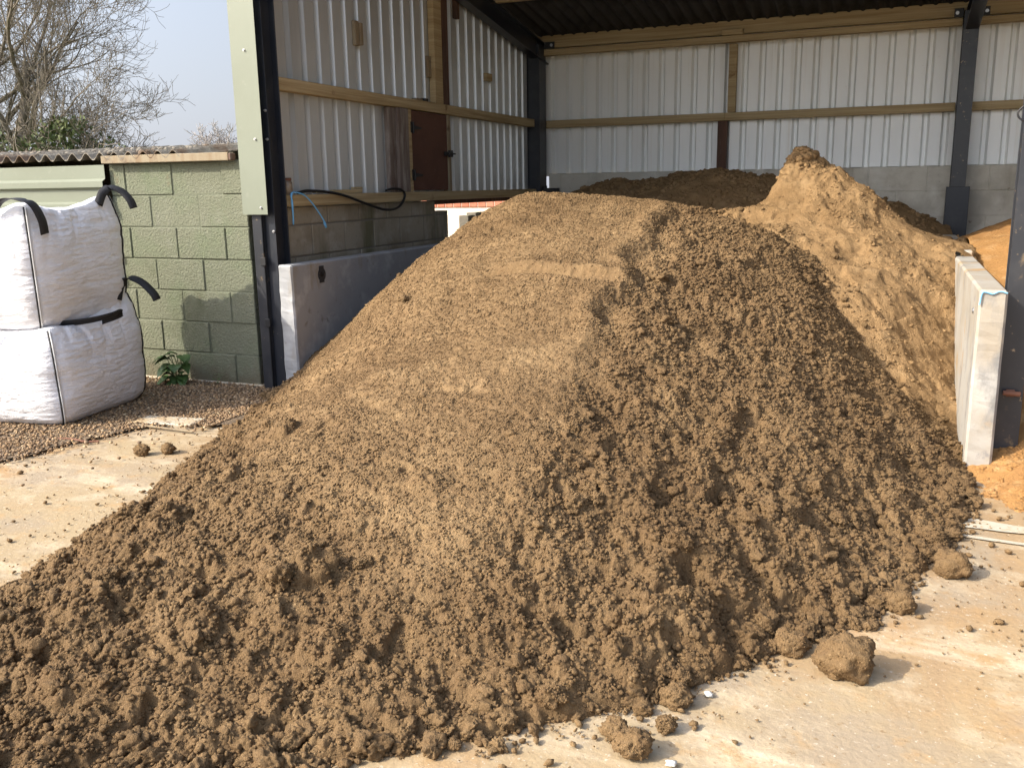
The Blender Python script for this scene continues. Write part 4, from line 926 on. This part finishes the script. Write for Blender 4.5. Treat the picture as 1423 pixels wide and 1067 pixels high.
strap(t1, [(-4.975, 4.27, 1.25), (-4.965, 4.25, 1.34), (-4.98, 4.215, 1.43), (-5.02, 4.18, 1.462), (-5.10, 4.15, 1.475), (-5.18, 4.13, 1.45), (-5.24, 4.12, 1.38)], [(.0, 1, 0)]*18+[(.3, .9, 0)]*19)
strap(t1, [(-5.10, 4.84, 1.42), (-5.11, 4.90, 1.50), (-5.11, 4.97, 1.535), (-5.06, 5.02, 1.51), (-5.01, 5.04, 1.45), (-4.99, 5.05, 1.39)], (.3, .9, .1), .058)
strap(t1, [(-5.80, 4.84, 1.36), (-5.84, 4.92, 1.42), (-5.88, 4.96, 1.36), (-5.90, 4.99, 1.26), (-5.84, 5.02, 1.22)], (.7, .7, 0))

# ================================================================ wall beyond, seen through the gap in the blocks
gw = thing('garden_wall', 'cream rendered wall with red brick coping seen through the gap in the block wall', 'wall', (-7, 14, 0))
m = MB(); m.box((-8.5, 14.0, 0), (-4.9, 14.2, 1.17), .01).box((-6.55, 13.97, 0), (-6.35, 13.998, 1.05), .005); m.build('rendered_wall', 'cream', gw)
m = MB(); x = -8.5
while x < -4.95: m.box((x+.006, 13.98, 1.172), (x+.145, 14.22, 1.38), .006); x += .15
cp = m.build('brick_coping', 'brick', gw)
m = MB(); m.box((-8.49, 13.99, 1.173), (-4.92, 14.21, 1.372), 0); m.build('mortar', 'cream', cp)

# ================================================================ trees
def tubes(segs, n=5):
    """segs: list of polylines [(p, r), ...] -> V, F quads"""
    V = []; F = []; k = 0; ang = np.arange(n)*2*np.pi/n
    for pl_ in segs:
        P = np.array([a for a, _ in pl_]); r = np.array([b for _, b in pl_]); m_ = len(P)
        d = np.gradient(P, axis=0); d /= np.linalg.norm(d, axis=1)[:, None]+1e-9
        ref = np.cross(d, [.31, .22, .93]); ref /= np.linalg.norm(ref, axis=1)[:, None]+1e-9; b = np.cross(d, ref)
        ring = P[:, None]+(ref[:, None]*np.cos(ang)[None, :, None]+b[:, None]*np.sin(ang)[None, :, None])*r[:, None, None]
        V.append(ring.reshape(-1, 3)); i = np.arange(m_*n).reshape(m_, n)+k; j = np.roll(i, -1, 1)
        F.append(np.stack([i[:-1], j[:-1], j[1:], i[1:]], -1).reshape(-1, 4)); k += m_*n
    return np.concatenate(V), np.concatenate(F)
def grow(rr, p, d, L, r, lvl, out, maxl, curl=.22, up=.12, kids=((4, 6), (5, 7))):
    n = max(4, int(L/.28) if lvl < 3 else 5); pts = [(np.array(p), r)]; q = np.array(p, float); d = np.array(d, float); ds = [d.copy()]
    for i in range(n):
        d = d+rr.normal(0, curl/ (1.4 if lvl == 0 else 1), 3)*(.55)+np.array([0, 0, up*(.5 if lvl < 2 else .8)]); d /= np.linalg.norm(d)
        q = q+d*L/n; pts.append((q.copy(), r*(1-.72*(i+1)/n))); ds.append(d.copy())
    out[min(lvl, len(out)-1)].append(pts)
    if lvl >= maxl: return
    k = rr.integers(*kids[min(lvl, len(kids)-1)])
    for j in range(k):
        t = rr.uniform(.25, .98) if lvl else rr.uniform(.45, 1); i = min(int(t*n), n-1); base = pts[i][0]+(pts[i+1][0]-pts[i][0])*(t*n-i)
        a = rr.normal(0, 1, 3); a -= ds[i]*a.dot(ds[i]); a /= np.linalg.norm(a); sp = rr.uniform(.45, 1.0)
        nd = ds[i]*math.cos(sp)+a*math.sin(sp)
        grow(rr, base, nd, L*rr.uniform(.48, .72), max(pts[i][1]*rr.uniform(.45, .65), .006), lvl+1, out, maxl, curl*1.1, up, kids)
def tree(name, label, base, stems, maxl, seed, m_='bark', rmin=.009, kids=((4, 6), (5, 7)), group=None):
    rr = np.random.default_rng(seed); out = [[], [], []]; t = thing(name, label, 'tree', base, group)
    for (dx, dy, d, L, r) in stems: grow(rr, (base[0]+dx, base[1]+dy, base[2]), d, L, r, 0, out, maxl, kids=kids)
    V, F = tubes(out[0], 10); raw('trunk', V, F, m_, t, True)
    V, F = tubes(out[1], 7); raw('limb', V, F, m_, t, True)
    V, F = tubes([[(a, max(b, rmin)) for a, b in s] for s in out[2]], 4); raw('twigs', V, F, m_, t)
    print(name, len(out[2]), 'twig polylines')
    return t, out
TB = (-22.1, 18., 0)
bt, bo = tree('bare_tree', 'tall bare spreading tree rising behind the corrugated roof on the left', TB,
 [(0, 0, (.05, 0, 1), 5.0, .27), (-.5, .1, (-.06, 0, 1), 5.4, .25), (.15, 0, (.55, -.1, .95), 3.8, .15), (-.6, 0, (-.7, 0, 1), 4.2, .15), (.2, .1, (.8, .1, .62), 2.7, .10)], 5, 21, rmin=.0042, kids=((6, 8), (5, 7), (4, 7), (3, 5), (2, 4)))
# ivy and bushes at its foot
def bush(name, label, c, rad, n, seed, m_='leaf', ls=(.05, .10)):
    rr = np.random.default_rng(seed); t = thing(name, label, 'bush', (c[0], c[1], 0))
    u = rr.normal(0, 1, (n, 3)); u /= np.linalg.norm(u, axis=1)[:, None]; s = rr.random(n)**.35
    P = np.array(c)+u*np.array(rad)*s[:, None]; k = fbm(P, 1.4, 3, seed) > -.12; P = P[k & (P[:, 2] > .1)]; n = len(P)
    a = rr.normal(0, 1, (n, 3)); a /= np.linalg.norm(a, axis=1)[:, None]; b = np.cross(a, rr.normal(0, 1, (n, 3))); b /= np.linalg.norm(b, axis=1)[:, None]; z = rr.uniform(*ls, n)[:, None]
    V = np.stack([P-a*z, P-b*z*.5, P+a*z, P+b*z*.5], 1).reshape(-1, 3); raw('leaves', V, np.arange(n*4).reshape(-1, 4), m_, t)
    out = [[], [], []]
    for j in range(7): grow(rr, (c[0]+rr.uniform(-.5, .5)*rad[0], c[1], 0), (rr.uniform(-.5, .5), rr.uniform(-.3, .3), 1), (c[2]+rad[2])*.75, .03, 1, out, 3, kids=((3, 5), (4, 6), (3, 5)))
    V, F = tubes([[(p_, max(r_, .008)) for p_, r_ in s_] for s_ in out[1]+out[2]], 4); raw('stems', V, F, 'bark', t)
bush('ivy_bush', 'dark ivy covered bush to the right of the bare tree trunk above the corrugated roof', (-19.3, 17.6, 2.45), (1.5, .9, .95), 2600, 31)
bush('ivy_bush', 'low sparse green bush at the far left edge beside the bare tree trunk', (-22.6, 17.9, 2.4), (1.4, .9, .9), 1700, 33)
bush('hedge_bush', 'thin brown green scrub spreading right beneath the lowest branches', (-18.0, 17.7, 1.9), (1.3, .8, .8), 1100, 35, ls=(.03, .06))
tree('distant_tree', 'faint pale bare tree far off beside the green corner flashing', (-36.4, 45, 0), [(0, 0, (0, 0, 1), 3.2, .2), (.2, 0, (.4, 0, 1), 2.6, .14), (-.2, 0, (-.4, 0, 1), 2.8, .14)], 4, 23, 'barkfar', rmin=.014, kids=((4, 6), (5, 7)))
